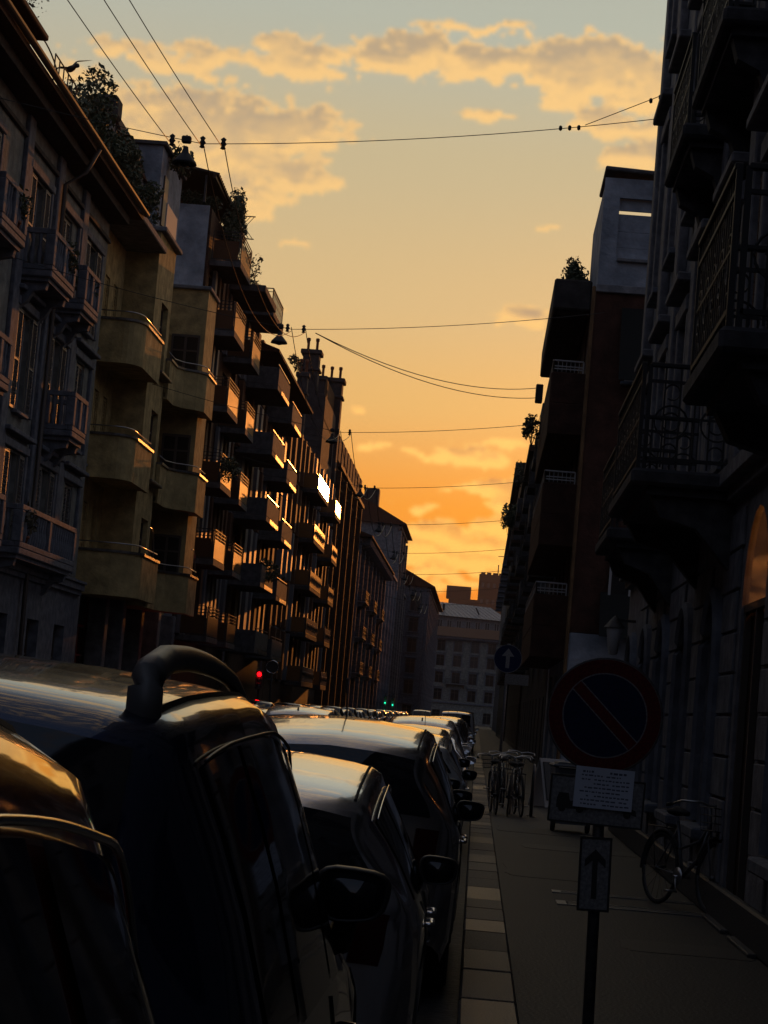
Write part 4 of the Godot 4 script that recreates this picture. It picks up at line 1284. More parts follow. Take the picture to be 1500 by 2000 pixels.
# ------------------------------------------------------------------ far end and skyline
func far_end() -> void:
	var b := thing("end_house", "pale ornate house closing the far end of the street", "building", P(-34, 0, 440), 0.0, "buildings at the far end")
	var holes := []
	for j in 5:
		var y := [0.4, 4.6, 8.0, 11.4, 14.4][j] as float
		for i in 18:
			var x := 2.0 + i * 3.4
			holes.append(Rect2(x - 0.8, y, 1.6, 2.2))
			window(b, "far", 1.6, 2.2, Vector3(x, y, 0), "frame_dark")
			if j > 0: surround(b, x, y, 1.6, 2.2, "stone_grey")
	shell(b, 62, 0, 17.4, holes, "stucco_beige", 10.0)
	cornice(b, 0, 62, 16.6, 0.0, [[0.0, 0.3, 0.3], [0.32, 0.5, 0.9]], "stone_grey")
	cornice(b, 0, 62, 4.0, 0.0, [[0.0, 0.3, 0.3]], "stone_grey")
	for x in [2.0, 15.6, 29.2, 42.8]: iron_balcony(b, x - 2.0, x + 2.0, 8.0, 1.2)
	var roof := st()
	quad(roof, Vector3(-1, 17.4, 1.2), Vector3(-1, 19.6, -8), Vector3(63, 19.6, -8), Vector3(63, 17.4, 1.2))
	quad(roof, Vector3(-1, 17.4, 1.2), Vector3(63, 17.4, 1.2), Vector3(63, 17.3, -8), Vector3(-1, 17.3, -8))
	put(roof, "roof", M.roof_tile, b)
	b = thing("metal_roofed_hall", "long hall with a pale ribbed metal roof behind the end house", "building", P(-17, 0, 462), 0.0, "buildings at the far end")
	holes = []
	for i in 10:
		holes.append(Rect2(1.2 + i * 2.0, 19.8, 1.0, 1.8))
		window(b, "far", 1.0, 1.8, Vector3(1.7 + i * 2.0, 19.8, 0), "frame_white")
	shell(b, 22, 0, 22.6, holes, "plaster_grey", 14.0)
	var mr := st()
	var lo := [Vector3(-0.5, 22.6, 0.8), Vector3(22.5, 22.2, 0.8)]
	var hi := [Vector3(-3.5, 26.0, -7.0), Vector3(18.0, 25.2, -7.0)]
	quad(mr, lo[0], hi[0], hi[1], lo[1])
	quad(mr, lo[0], lo[1], Vector3(22.5, 22.1, -14), Vector3(-0.5, 22.1, -14))
	quad(mr, hi[0], hi[1], Vector3(22.5, 22.1, -14), Vector3(-0.5, 22.1, -14))
	put(mr, "roof", M.roof_metal, b)
	for i in 24:
		var t := i / 23.0
		var s := st()
		tube(s, [lo[0].lerp(lo[1], t) + Vector3(0, 0.04, 0.02), hi[0].lerp(hi[1], t) + Vector3(0, 0.04, 0.02)], 0.07, 4)
		put(s, "roof_rib", M.roof_metal, b)
	box_part(b, "roof_vent", "iron", Vector3(8.2, 24.3, -1.6), Vector3(0.5, 1.4, 0.5), 0.05)
	box_part(b, "roof_vent", "iron", Vector3(15.4, 24.0, -1.6), Vector3(0.3, 1.6, 0.3), 0.05, Basis(Vector3.BACK, 0.5))
	# distant towers, already in the haze
	b = thing("distant_tower", "hazy flat-topped tower block beside the end of the right-hand row", "building", P(5.2, 0, 1600), 0.0, "distant blocks above the roofs")
	box_part(b, "wall", "stucco_red", Vector3(0, 53, -8), Vector3(23, 106, 16), 0.2)
	for i in 5: box_part(b, "roof_plant", "stucco_red", Vector3(-8.8 + i * 4.4, 106.8, -6), Vector3(3.2, 1.8, 4), 0.1)
	box_part(b, "roof_mast", "iron", Vector3(2.0, 110.0, -6), Vector3(0.8, 8.0, 0.8))
	for j in 4:
		for i in 5: box_part(b, "window", "glass_dark", Vector3(-8.4 + i * 4.2, 62.0 + j * 12.0, 0.05), Vector3(2.0, 3.4, 0.12))
	b = thing("distant_block", "hazy dark block with an overhanging top left of the tower", "building", P(-18.8, 0, 1520), 0.0, "distant blocks above the roofs")
	box_part(b, "wall", "stucco_red", Vector3(0, 41, -6), Vector3(14.4, 82, 12), 0.2)
	box_part(b, "overhanging_top", "stucco_red", Vector3(-0.6, 86.6, -6), Vector3(17, 8.8, 13), 0.2)
	box_part(b, "low_wing", "stucco_red", Vector3(10.4, 41, -6), Vector3(8.0, 83, 10), 0.2)

# ------------------------------------------------------------------ cars (local: x right, y up, nose to -z; zr = distance from the tail)
func along(list: Array, z: float) -> float:
	if z <= list[0].x: return list[0].y
	for i in range(1, list.size()):
		if z <= list[i].x:
			var k: float = (z - list[i - 1].x) / maxf(list[i].x - list[i - 1].x, 1e-5)
			return lerpf(list[i - 1].y, list[i].y, k)
	return list[-1].y

func car_spec(kind: String, step := 0.085) -> Dictionary:
	var s := {}
	match kind:
		"city": s = {"L": 3.62, "W": 1.62, "H": 1.53, "hood": 0.98, "ws0": 2.05, "ws1": 2.72, "rw": 0.73}
		"hatch": s = {"L": 3.95, "W": 1.72, "H": 1.50, "hood": 0.94, "ws0": 2.15, "ws1": 2.95, "rw": 0.7}
		"suv": s = {"L": 4.1, "W": 1.78, "H": 1.66, "hood": 1.06, "ws0": 2.3, "ws1": 2.98, "rw": 0.73}
		"tall": s = {"L": 3.85, "W": 1.74, "H": 1.785, "hood": 1.1, "ws0": 2.25, "ws1": 2.85, "rw": 0.74}
		"crossover": s = {"L": 4.05, "W": 1.74, "H": 1.775, "hood": 1.05, "ws0": 2.62, "ws1": 3.2, "rw": 0.74}
		"wagon": s = {"L": 4.4, "W": 1.76, "H": 1.48, "hood": 0.93, "ws0": 2.5, "ws1": 3.25, "rw": 0.7}
		"van": s = {"L": 4.7, "W": 1.84, "H": 1.92, "hood": 1.15, "ws0": 3.1, "ws1": 3.75, "rw": 0.84}
	s.mup = 0.22 if kind == "tall" else 0.075
	var L: float = s.L
	var H: float = s.H
	var hd: float = s.hood
	var dr: float = 0.3 if kind in ["tall", "crossover", "van"] else 1.0
	s.drop = dr
	s.prof = [Vector2(0.0, 0.46), Vector2(0.005, 0.56), Vector2(0.02, 0.72), Vector2(0.05, 0.9), Vector2(0.09, hd + 0.02), Vector2(0.17, lerpf(hd, H - 0.1 * dr, 0.55)), Vector2(0.27, H - 0.08 - 0.11 * dr), Vector2(0.36, H - 0.03 - 0.105 * dr), Vector2(0.55, H - 0.01 - 0.085 * dr), Vector2(0.85, H - 0.055 * dr), Vector2(1.2, H - 0.02 * dr), Vector2(s.ws0 - 0.55, H), Vector2(s.ws0 - 0.2, H - 0.028), Vector2(s.ws0, H - 0.085), Vector2(lerpf(s.ws0, s.ws1, 0.5), lerpf(H - 0.085, hd + 0.03, 0.47)), Vector2(s.ws1, hd + 0.03), Vector2(s.ws1 + 0.08, hd), Vector2(lerpf(s.ws1, L, 0.5), hd - 0.05), Vector2(L - 0.25, hd - 0.15), Vector2(L - 0.09, hd - 0.25), Vector2(L - 0.02, 0.6), Vector2(L, 0.46)]
	s.belt = [Vector2(0, hd - 0.02), Vector2(0.3, hd - 0.0), Vector2(s.ws0, hd - 0.05), Vector2(s.ws1, hd - 0.07), Vector2(L, hd - 0.3)]
	s.plan = [Vector2(0, 0.84), Vector2(0.03, 0.9), Vector2(0.12, 0.955), Vector2(0.4, 0.985), Vector2(1.2, 1.0), Vector2(L - 1.2, 1.0), Vector2(L - 0.6, 0.975), Vector2(L - 0.25, 0.91), Vector2(L - 0.06, 0.78), Vector2(L, 0.66)]
	s.axle = [0.72, L - 0.78]
	# resample the outline
	var pts: Array = s.prof
	var out := []
	for i in pts.size() - 1:
		var a: Vector2 = pts[maxi(i - 1, 0)]
		var b: Vector2 = pts[i]
		var c: Vector2 = pts[i + 1]
		var d: Vector2 = pts[mini(i + 2, pts.size() - 1)]
		var n := clampi(int(b.distance_to(c) / step), 1, 24)
		for k in n:
			var q := b.cubic_interpolate(c, a, d, float(k) / n)
			if b.distance_to(c) > 0.3: q = q.lerp(b.lerp(c, float(k) / n), 0.5)
			q.x = clampf(q.x, b.x, c.x)
			out.append(q)
	out.append(pts[-1])
	s.line = out
	return s

func car_section(s: Dictionary, z: float, yt: float) -> PackedVector2Array:
	var w: float = s.W * 0.5 * along(s.plan, z)
	var y0 := 0.2
	for a in s.axle:
		var q: float = absf(z - a)
		if q < 0.37: y0 = maxf(y0, 0.31 + sqrt(0.37 * 0.37 - q * q))
	var end: float = minf(z, s.L - z)
	y0 = maxf(y0, 0.34 - end * 0.6)
	var yb := minf(along(s.belt, z), yt - 0.035)
	y0 = minf(y0, yb - 0.06)
	var g := smoothstep(0.0, 1.0, clampf((yt - yb - 0.03) / 0.34, 0.0, 1.0))
	var wr := lerpf(w * 0.93, w * s.rw, g)
	var o := PackedVector2Array()
	o.append(Vector2(w * 0.94, y0))
	o.append(Vector2(w * 0.985, lerpf(y0, yb, 0.16)))
	o.append(Vector2(w, lerpf(y0, yb, 0.5)))
	o.append(Vector2(w * 0.99, lerpf(y0, yb, 0.84)))
	o.append(Vector2(w * 0.962, yb))
	var ye := yt - lerpf(0.018, 0.085, g)
	var x0 := w * 0.955
	for k in range(1, 5):
		var t := k / 4.0
		o.append(Vector2(lerpf(x0, wr, t) + 0.02 * sin(PI * t) * g, lerpf(yb, ye, t)))
	o.append(Vector2(wr - 0.018, yt - lerpf(0.01, 0.042, g)))
	o.append(Vector2(wr - 0.065, yt - lerpf(0.004, 0.014, g)))
	o.append(Vector2(wr * 0.74, yt + 0.004))
	o.append(Vector2(wr * 0.4, yt + 0.028))
	o.append(Vector2(0, yt + 0.04))
	return o

func car_point(s: Dictionary, z: float, x: float, y: float) -> Vector3:
	var k := pow(x / (s.W * 0.5), 2.0)
	z += k * (0.15 * (1.0 - smoothstep(0.0, 0.8, z)) - 0.22 * smoothstep(s.L - 0.9, s.L, z))
	return Vector3(x, y, s.L * 0.5 - z)

func top_y(sec: PackedVector2Array, x: float) -> float:
	x = absf(x)
	for i in range(8, 13):
		if x <= sec[i].x and x >= sec[i + 1].x:
			return lerpf(sec[i + 1].y, sec[i].y, (x - sec[i + 1].x) / maxf(sec[i].x - sec[i + 1].x, 1e-5))
	return sec[8].y

func side_x(sec: PackedVector2Array, y: float) -> float:
	for i in 8:
		if y >= sec[i].y and y <= sec[i + 1].y:
			return lerpf(sec[i].x, sec[i + 1].x, (y - sec[i].y) / maxf(sec[i + 1].y - sec[i].y, 1e-5))
	return sec[8].x

func roof_y(s: Dictionary, z: float) -> float:
	return along(s.line, z)

# a patch lying on the nose, tail or roof of the body
func cap_patch(t: SurfaceTool, s: Dictionary, y0: float, y1: float, xa: float, xb: float, tail: bool, off: float) -> void:
	var line: Array = s.line
	var pick := []
	for p in line:
		if p.y >= y0 and p.y <= y1 and ((p.x < 0.7) if tail else (p.x > s.ws0 - 0.3)): pick.append(p)
	var rows := []
	for p in pick:
		var sec := car_section(s, p.x, p.y)
		var row := []
		for k in 9:
			var x := lerpf(xa, xb, k / 8.0) * sec[9].x
			row.append(car_point(s, p.x, x, top_y(sec, x)) + Vector3(0, off * 0.5, off if tail else -off))
		rows.append(row)
	for i in rows.size() - 1:
		for k in 8: quad(t, rows[i][k], rows[i][k + 1], rows[i + 1][k + 1], rows[i + 1][k])

func side_patch(t: SurfaceTool, s: Dictionary, za: float, zb: float, sg: float, off: float, lo: float, hi: float, edge := []) -> void:
	var n := maxi(2, int((zb - za) / 0.035))
	var rows := []
	for i in n + 1:
		var z := lerpf(za, zb, float(i) / n)
		var sec := car_section(s, z, roof_y(s, z))
		var a := sec[4].y + lo
		var b := sec[8].y - hi
		if b - a < 0.015: break
		var row := []
		for k in 5:
			var y := lerpf(a, b, k / 4.0)
			row.append(car_point(s, z, sg * (side_x(sec, y) + off), y))
		edge.append(row[4] + Vector3(sg * 0.004, 0.012, 0))
		rows.append(row)
	for i in rows.size() - 1:
		for k in 4: quad(t, rows[i][k], rows[i][k + 1], rows[i + 1][k + 1], rows[i + 1][k])

# a rounded-square housing whose axis is z
func pod(t: SurfaceTool, prof: Array, size: Vector3, at: Vector3, sg: float) -> void:
	var n := 20
	var rows := []
	for p in prof:
		var row := []
		for k in n:
			var a := TAU * k / n
			var x := signf(cos(a)) * pow(absf(cos(a)), 0.6)
			var y := signf(sin(a)) * pow(absf(sin(a)), 0.6)
			row.append(at + Vector3(x * p.x * size.x * (1.0 + 0.12 * y), y * p.x * size.y * (1.0 + 0.1 * x * -sg), p.y * size.z))
		rows.append(row)
	for i in rows.size() - 1:
		for k in n: quad(t, rows[i][k], rows[i][(k + 1) % n], rows[i + 1][(k + 1) % n], rows[i + 1][k])

func make_car(kind: String, paint: String, near: bool, rails := "", trim := false, fin := "fin") -> Node3D:
	var key := "car %s %s %s %s %s" % [kind, paint, near, rails, fin]
	if cache.has(key): return cache[key].duplicate()
	var s := car_spec(kind, 0.035 if near else 0.085)
	var o := Node3D.new()
	var m: Material = M["paint_" + paint]
	var body := st(true)
	var rings := []
	for p in s.line:
		var sec := car_section(s, p.x, p.y)
		var ring := []
		for q in sec: ring.append(car_point(s, p.x, q.x, q.y))
		for k in range(12, -1, -1): ring.append(car_point(s, p.x, -sec[k].x, sec[k].y))
		rings.append(ring)
	for i in rings.size() - 1:
		for k in rings[i].size() - 1: quad(body, rings[i][k], rings[i][k + 1], rings[i + 1][k + 1], rings[i + 1][k])
	for r in [rings[0], rings[-1]]:
		for k in range(0, 13): quad(body, r[k], r[k + 1], r[25 - k], r[26 - k]) if k < 13 else null
	put(body, "body", m, o)
	var under := st()
	bx(under, Vector3(0, 0.36, 0), Vector3(s.W - 0.34, 0.34, s.L - 0.5), Basis(), 0.05)
	put(under, "underbody", M.rubber, o)
	# glass
	var H: float = s.H
	var hd: float = s.hood
	var rg := st(true)
	cap_patch(rg, s, hd + 0.05, H - 0.07 - 0.11 * s.drop, -0.9, 0.9, true, 0.008)
	put(rg, "rear_window", M.glass_dark, o)
	var wg := st(true)
	cap_patch(wg, s, hd + 0.04, H - 0.07, -0.93, 0.93, false, 0.008)
	put(wg, "windscreen", M.glass_dark, o)
	var cuts := [[0.46, 0.98], [1.04, 1.04 + (s.ws0 - 1.04) * 0.72], [1.1 + (s.ws0 - 1.04) * 0.72, s.ws1 - 0.1]]
	for sg in [-1.0, 1.0]:
		var arch := []
		for c in cuts:
			var g := st(true)
			var edge := []
			side_patch(g, s, c[0], c[1], sg, 0.006, 0.03, 0.02, edge)
			put(g, "side_window", M.glass_dark, o)
			arch.append_array(edge)
		if near:
			var tr := st(true)
			tube(tr, arch, 0.0042, 6)
			put(tr, "window_trim", M.chrome if trim else M.black_plastic, o)
		var zm: float = s.ws1 - 0.32
		var sec := car_section(s, zm, roof_y(s, zm))
		var mr := st(true)
		var mc := car_point(s, zm, sg * (side_x(sec, sec[4].y + s.mup) + 0.125), sec[4].y + s.mup)
		pod(mr, [Vector2(0.0, -1.0), Vector2(0.5, -0.9), Vector2(0.82, -0.62), Vector2(0.97, -0.1), Vector2(1.0, 0.45), Vector2(0.97, 0.66), Vector2(0.9, 0.7), Vector2(0.86, 0.62), Vector2(0, 0.62)], Vector3(0.1, 0.075, 0.1), mc, sg)
		tube(mr, [mc, car_point(s, zm + 0.04, sg * (sec[4].x - 0.03), sec[4].y + s.mup * 0.3)], 0.035, 8)
		var mo := put(mr, "wing_mirror", m if not near else M.black_plastic, o)
		if near:
			var mg := st(true)
			pod(mg, [Vector2(0.0, 0.64), Vector2(0.84, 0.64), Vector2(0.84, 0.62)], Vector3(0.1, 0.075, 0.1), mc, sg)
			put(mg, "mirror_glass", M.glass_dark, mo)
		# lamps
		var tl := st(true)
		cap_patch(tl, s, 0.68, hd + 0.0, sg * 0.8, sg * 0.99, true, 0.012)
		put(tl, "tail_lamp", M.lamp_red, o)
		var hl := st(true)
		cap_patch(hl, s, 0.58, hd - 0.16, sg * 0.55, sg * 0.96, false, 0.012)
		put(hl, "headlamp", M.lamp_clear, o)
		if near:
			for z in [1.12, 1.16 + (s.ws0 - 1.04) * 0.72]:
				var hs := car_section(s, z, roof_y(s, z))
				var y := hs[4].y - 0.11
				var hn := st(true)
				tube(hn, [car_point(s, z, sg * side_x(hs, y), y), car_point(s, z + 0.02, sg * (side_x(hs, y) + 0.035), y), car_point(s, z + 0.17, sg * (side_x(hs, y) + 0.035), y + 0.004), car_point(s, z + 0.19, sg * side_x(hs, y), y + 0.004)], 0.013, 6)
				put(hn, "door_handle", m, o)
			for z in [1.01, 1.07 + (s.ws0 - 1.04) * 0.72, s.ws1 + 0.05]: # door gaps
				var gp := st()
				var run := []
				for k in 9:
					var gs := car_section(s, z, roof_y(s, z))
					var y := lerpf(gs[0].y + 0.04, gs[4].y, k / 8.0)
					run.append(car_point(s, z, sg * (side_x(gs, y) + 0.0005), y))
				tube(gp, run, 0.005, 4)
				put(gp, "door_gap", M.rubber, o)
	# roof details
	for sg in [-1.0, 1.0]:
		var run := []
		var rail := []
		var z := 0.42
		while z < s.ws0 - 0.05:
			var sec := car_section(s, z, roof_y(s, z))
			var x: float = sec[10].x - 0.012
			run.append(car_point(s, z, sg * x, top_y(sec, x) + 0.001))
			rail.append([z, sg * (x - 0.02), top_y(sec, x)])
			z += 0.1
		if near:
			var gt := st()
			tube(gt, run, 0.007, 5)
			put(gt, "roof_seam", M.rubber, o)
		if rails:
			var thick: float = 0.034 if rails == "fat" else 0.024
			var lift: float = 0.085 if rails == "fat" else 0.05
			var pts := [car_point(s, rail[0][0], rail[0][1], rail[0][2] - 0.03), car_point(s, rail[0][0] - 0.005, rail[0][1], rail[0][2] + lift * 0.55)]
			for w in 3: pts.append(car_point(s, rail[0][0] + 0.02 + w * 0.035, rail[0][1], rail[0][2] + lift * [0.8, 0.95, 1.0][w]))
			var nn := rail.size()
			for i in range(2, nn):
				var f := pow(cos(float(i) / (nn - 1) * PI * 0.5), 0.75)
				pts.append(car_point(s, rail[i][0], rail[i][1], rail[i][2] + lift * f - (1.0 - f) * 0.01))
			var rs := st(true)
			tube(rs, pts, thick, 10, thick * 0.45)
			put(rs, "roof_rail", M.rail_grey if rails == "fat" else M.black_plastic, o)
	if fin == "fin":
		var f := st()
		var y := roof_y(s, 0.6) + 0.015
		prism(f, [Vector2(-0.09, 0), Vector2(0.09, 0), Vector2(0.06, 0.05), Vector2(0.035, 0.075)], -0.016, 0.016, Transform3D(Basis(Vector3(0, 0, -1), Vector3.UP, Vector3(1, 0, 0)), car_point(s, 0.6, 0, y)))
		put(f, "aerial_fin", M.black_plastic, o)
	elif fin == "rod":
		var f := st()
		tube(f, [car_point(s, s.ws0 - 0.3, 0, H), car_point(s, s.ws0 - 0.75, 0, H + 0.3)], 0.006, 5)
		lathe(f, [Vector2(0.03, 0), Vector2(0.02, 0.03), Vector2(0, 0.04)], 8, Transform3D(Basis(), car_point(s, s.ws0 - 0.3, 0, H)))
		put(f, "aerial_rod", M.black_plastic, o)
	var pl := st()
	bx(pl, car_point(s, -0.012, 0, 0.62), Vector3(0.52, 0.11, 0.012), Basis(), 0.004)
	put(pl, "rear_plate", M.plate_white, o)
	var bp := st()
	bx(bp, car_point(s, 0.1, 0, 0.36), Vector3(s.W * 0.8, 0.18, 0.22), Basis(), 0.05)
	put(bp, "rear_bumper", M.black_plastic, o)
	if near:
		var wp := st()
		tube(wp, [car_point(s, 0.04, 0, hd + 0.03), car_point(s, 0.08, -0.2, hd + 0.12), car_point(s, 0.1, -0.42, hd + 0.16)], 0.008, 5)
		put(wp, "rear_wiper", M.black_plastic, o)
	for a in s.axle:
		for sg in [-1.0, 1.0]:
			var ty := st(true)
			var wf := Transform3D(Basis(Vector3(0, 1, 0), Vector3(sg, 0, 0), Vector3(0, 0, 1)), car_point(s, a, sg * (s.W * 0.5 - 0.13), 0.315))
			lathe(ty, [Vector2(0.2, -0.1), Vector2(0.28, -0.105), Vector2(0.315, -0.08), Vector2(0.315, 0.07), Vector2(0.285, 0.1), Vector2(0.21, 0.09)], 22, wf)
			var w := put(ty, "wheel", M.rubber, o)
			var ri := st(true)
			lathe(ri, [Vector2(0.215, 0.085), Vector2(0.19, 0.07), Vector2(0.06, 0.05), Vector2(0.0, 0.06)], 16, wf)
			put(ri, "rim", M.galvanised, w)
	cache[key] = o
	return o.duplicate()

func park(car: Node3D, called: String, label: String, x: float, tail: float, group: String, turn := 0.0, L := 3.9) -> Node3D:
	car.name = numbered(called)
	add_child(car)
	car.position = P(x, 0, tail + L * 0.5)
	car.rotation.y = turn
	tag(car, label, "van" if called.contains("van") else "car", group)
	return car

func cars() -> void:
	var grp := "cars parked along the right-hand kerb"
	park(make_car("crossover", "red", true, "thin", true, ""), "parked_car", "dark red car with black roof rail, nearest of all in the corner", -0.95, -0.72, grp, 0.0, 4.05)
	park(make_car("tall", "blue", true, "fat", false, ""), "parked_car", "tall dark blue car with a thick grey roof rail", -1.14, 3.52, grp, 0.0, 3.85)
	park(make_car("hatch", "silver", true, "", true, ""), "parked_car", "silver hatchback parked just in front of the tall blue car", -1.02, 9.0, grp, 0.01, 3.95)
	park(make_car("suv", "grey", true, "", true, "rod"), "parked_car", "grey tall car with a rod aerial in front of the silver hatchback", -0.92, 13.7, grp, 0.0, 4.1)
	var row := [["city", "grey"], ["hatch", "silver"], ["wagon", "white"], ["city", "beige"], ["hatch", "silver"], ["suv", "white"], ["hatch", "grey"], ["city", "silver"], ["wagon", "white"], ["suv", "silver"], ["hatch", "grey"], ["city", "white"], ["hatch", "beige"], ["suv", "white"], ["wagon", "grey"], ["city", "silver"], ["hatch", "white"], ["van", "white"], ["hatch", "silver"], ["suv", "black"], ["city", "white"]]
	var ord := ["fifth", "sixth", "seventh", "eighth", "ninth", "tenth", "eleventh", "twelfth", "thirteenth", "fourteenth", "fifteenth", "sixteenth", "seventeenth", "eighteenth", "nineteenth", "twentieth", "twenty-first", "twenty-second", "twenty-third", "twenty-fourth", "twenty-fifth"]
	var d := 18.6
	rng.seed = 11
	for i in row.size():
		var q = row[i]
		var c := make_car(q[0], q[1], i < 4, "", i < 2, ["fin", "rod", "fin"][i % 3])
		var L: float = car_spec(q[0]).L
		park(c, "parked_van" if q[0] == "van" else "parked_car", "%s %s, %s vehicle from the camera in the right-hand parked row" % [q[1], {"city": "small car", "hatch": "hatchback", "wagon": "estate car", "suv": "tall car", "van": "van"}[q[0]], ord[i]], -1.0 + rng.randf_range(-0.13, 0.1), d, grp, rng.randf_range(-0.012, 0.012), L)
		d += L + rng.randf_range(0.7, 1.5)
	# cars under way in the street
	var g2 := "vehicles in the roadway"
	park(make_car("suv", "white", false, "", false, "fin"), "moving_car", "white car driving away in the near lane, seen over the parked roofs", -3.55, 43.0, g2, 0.0, 4.1)
	park(make_car("hatch", "grey", false, "", false, "rod"), "moving_car", "grey car in the roadway beside the far end of the blue car's rail", -6.2, 58.0, g2, 0.0, 3.95)
	var v := park(make_car("van", "white", false, "", false, ""), "moving_van", "white van coming towards the camera with its headlamps on", -4.6, 182.0, g2, PI, 4.7)
	for sg in [-1, 1]:
		var hl := st(true)
		lathe(hl, [Vector2(0.12, 0), Vector2(0.09, 0.04), Vector2(0, 0.05)], 10, Transform3D(Basis(Vector3.RIGHT, -PI / 2), Vector3(sg * 0.62, 0.82, -2.33)))
		put(hl, "lit_headlamp", M.glow_white, v)
		lamp_light(P(-4.6 + sg * 0.62, 0.82, 181.9), Color(1.0, 0.97, 0.9), 0.6)
	# the row parked along the far kerb, too small to tell apart
	var kinds := [["hatch", "white"], ["city", "grey"], ["suv", "black"], ["hatch", "silver"], ["wagon", "grey"], ["city", "white"], ["hatch", "black"], ["suv", "silver"]]
	d = 76.0
	for i in 38:
		var q = kinds[(i * 5 + i / 3) % kinds.size()]
		var L: float = car_spec(q[0]).L
		park(make_car(q[0], q[1], false, "", false, ""), "parked_car", ["pale hatchback nearest in the row along the far left-hand kerb", "grey small car second in the row along the far left-hand kerb", "third car in the row along the far left-hand kerb"][i] if i < 3 else "%s %s, number %s in the row along the far left-hand kerb" % [q[1], {"city": "small car", "hatch": "hatchback", "wagon": "estate car", "suv": "tall car"}[q[0]], count_word(i + 1)], -8.95 + rng.randf_range(-0.1, 0.1), d, "cars parked along the left-hand kerb", PI if i % 4 else 0.0, L)
		d += L + rng.randf_range(0.7, 1.8)

func count_word(n: int) -> String:
	var low := ["zero", "one", "two", "three", "four", "five", "six", "seven", "eight", "nine", "ten", "eleven", "twelve", "thirteen", "fourteen", "fifteen", "sixteen", "seventeen", "eighteen", "nineteen"]
	if n < 20: return low[n]
	return ["", "", "twenty", "thirty"][n / 10] + ("-" + low[n % 10] if n % 10 else "")

func lamp_light(at: Vector3, c: Color, energy: float) -> void:
	var l := OmniLight3D.new()
	l.name = "lamp_light"
	add_child(l, true)
	l.position = at
	l.light_color = c
	l.light_energy = energy
	l.light_size = 0.1
	l.omni_range = 12.0
	l.omni_attenuation = 2.0
	l.shadow_enabled = true

# ------------------------------------------------------------------ ground
func ground() -> void:
	var s := st()
	bx(s, P(0, -0.6, 800), Vector3(2400, 1.0, 2600))
	setting(s, "ground", M.ground)
	s = st()
	bx(s, P(-5.1, -0.04, 145), Vector3(10.26, 0.08, 620))
	setting(s, "road", M.asphalt)
	s = st()
	bx(s, P(14, -0.046, 48), Vector3(23.3, 0.08, 23.6))
	setting(s, "side_street", M.asphalt)
	s = st()
	bx(s, P(1.37, 0.02, 150), Vector3(2.0, 0.2, 580))
	setting(s, "pavement", M.pavement)
	s = st()
	bx(s, P(-11.6, 0.02, 150), Vector3(2.6, 0.2, 580))
	setting(s, "far_pavement", M.pavement)
	var k := Node3D.new()
	k.name = "kerb"
	k.set_meta("kind", "structure")
	add_child(k)
	rng.seed = 5
	var d := 4.0
	var mats := ["granite", "granite_dark", "granite_pink", "granite_light", "granite_dark"]
	while d < 90.0:
		var l := rng.randf_range(0.8, 1.5)
		box_part(k, "kerb_stone", mats[rng.randi() % 5], P(0.2, 0.035 + rng.randf_range(-0.003, 0.004), d + l * 0.5), Vector3(0.336, 0.19, l - 0.016), 0.014, Basis(Vector3.UP, rng.randf_range(-0.004, 0.004)) * Basis(Vector3.RIGHT, rng.randf_range(-0.006, 0.006)))
		d += l
	box_part(k, "far_kerb_run", "granite", P(0.2, 0.03, (d + 440) * 0.5), Vector3(0.338, 0.19, 440 - d), 0.012)
	box_part(k, "left_kerb_run", "granite", P(-10.25, 0.03, 205), Vector3(0.2, 0.19, 470), 0.012)
	# repairs in the pavement's asphalt
	for q in [[1.75, 17.2, 1.0, 0.9, "asphalt_old"], [0.95, 24.8, 1.0, 2.4, "asphalt_patch"], [1.5, 29.5, 1.5, 1.1, "asphalt_old"], [1.0, 33.6, 1.1, 1.6, "asphalt_patch"], [1.3, 52.0, 1.7, 3.0, "asphalt_patch"]]:
		s = st()
		var ring := []
		for i in 24:
			var a := TAU * i / 24.0
			ring.append(Vector2(signf(cos(a)) * pow(absf(cos(a)), 0.35) * q[2] * 0.5 + rng.randf_range(-0.03, 0.03), signf(sin(a)) * pow(absf(sin(a)), 0.35) * q[3] * 0.5 + rng.randf_range(-0.03, 0.03)))
		prism(s, ring, 0.0, 0.004, Transform3D(Basis(Vector3.RIGHT, -PI / 2), P(q[0], 0.12, q[1])))
		setting(s, "pavement_patch", M[q[4]])
	# drain channel across the pavement
	for q in [[20.6, 0.32], [21.9, 0.16]]:
		var o := thing("drain_grate", "framed metal drain grate set across the pavement" if q[1] > 0.2 else "narrow slotted drain behind the framed grate", "drain", P(1.62, 0.12, q[0]))
		var f := st()
		for z in [-1, 1]: bx(f, Vector3(0, 0.004, z * q[1] * 0.5), Vector3(1.4, 0.012, 0.04))
		bx(f, Vector3(-0.7, 0.004, 0), Vector3(0.09, 0.014, q[1] + 0.1))
		put(f, "frame", M.steel, o)
		for i in 2:
			var pl := st()
			bx(pl, Vector3(0.02, 0.003, (i - 0.5) * q[1] * 0.42), Vector3(1.3, 0.006, q[1] * 0.3))
			put(pl, "plate", M.galvanised, o)
		for i in 26: box_part(o, "bar", "iron", Vector3(-0.6 + i * 0.05, 0.007, -q[1] * 0.5 - 0.05), Vector3(0.018, 0.01, 0.07))

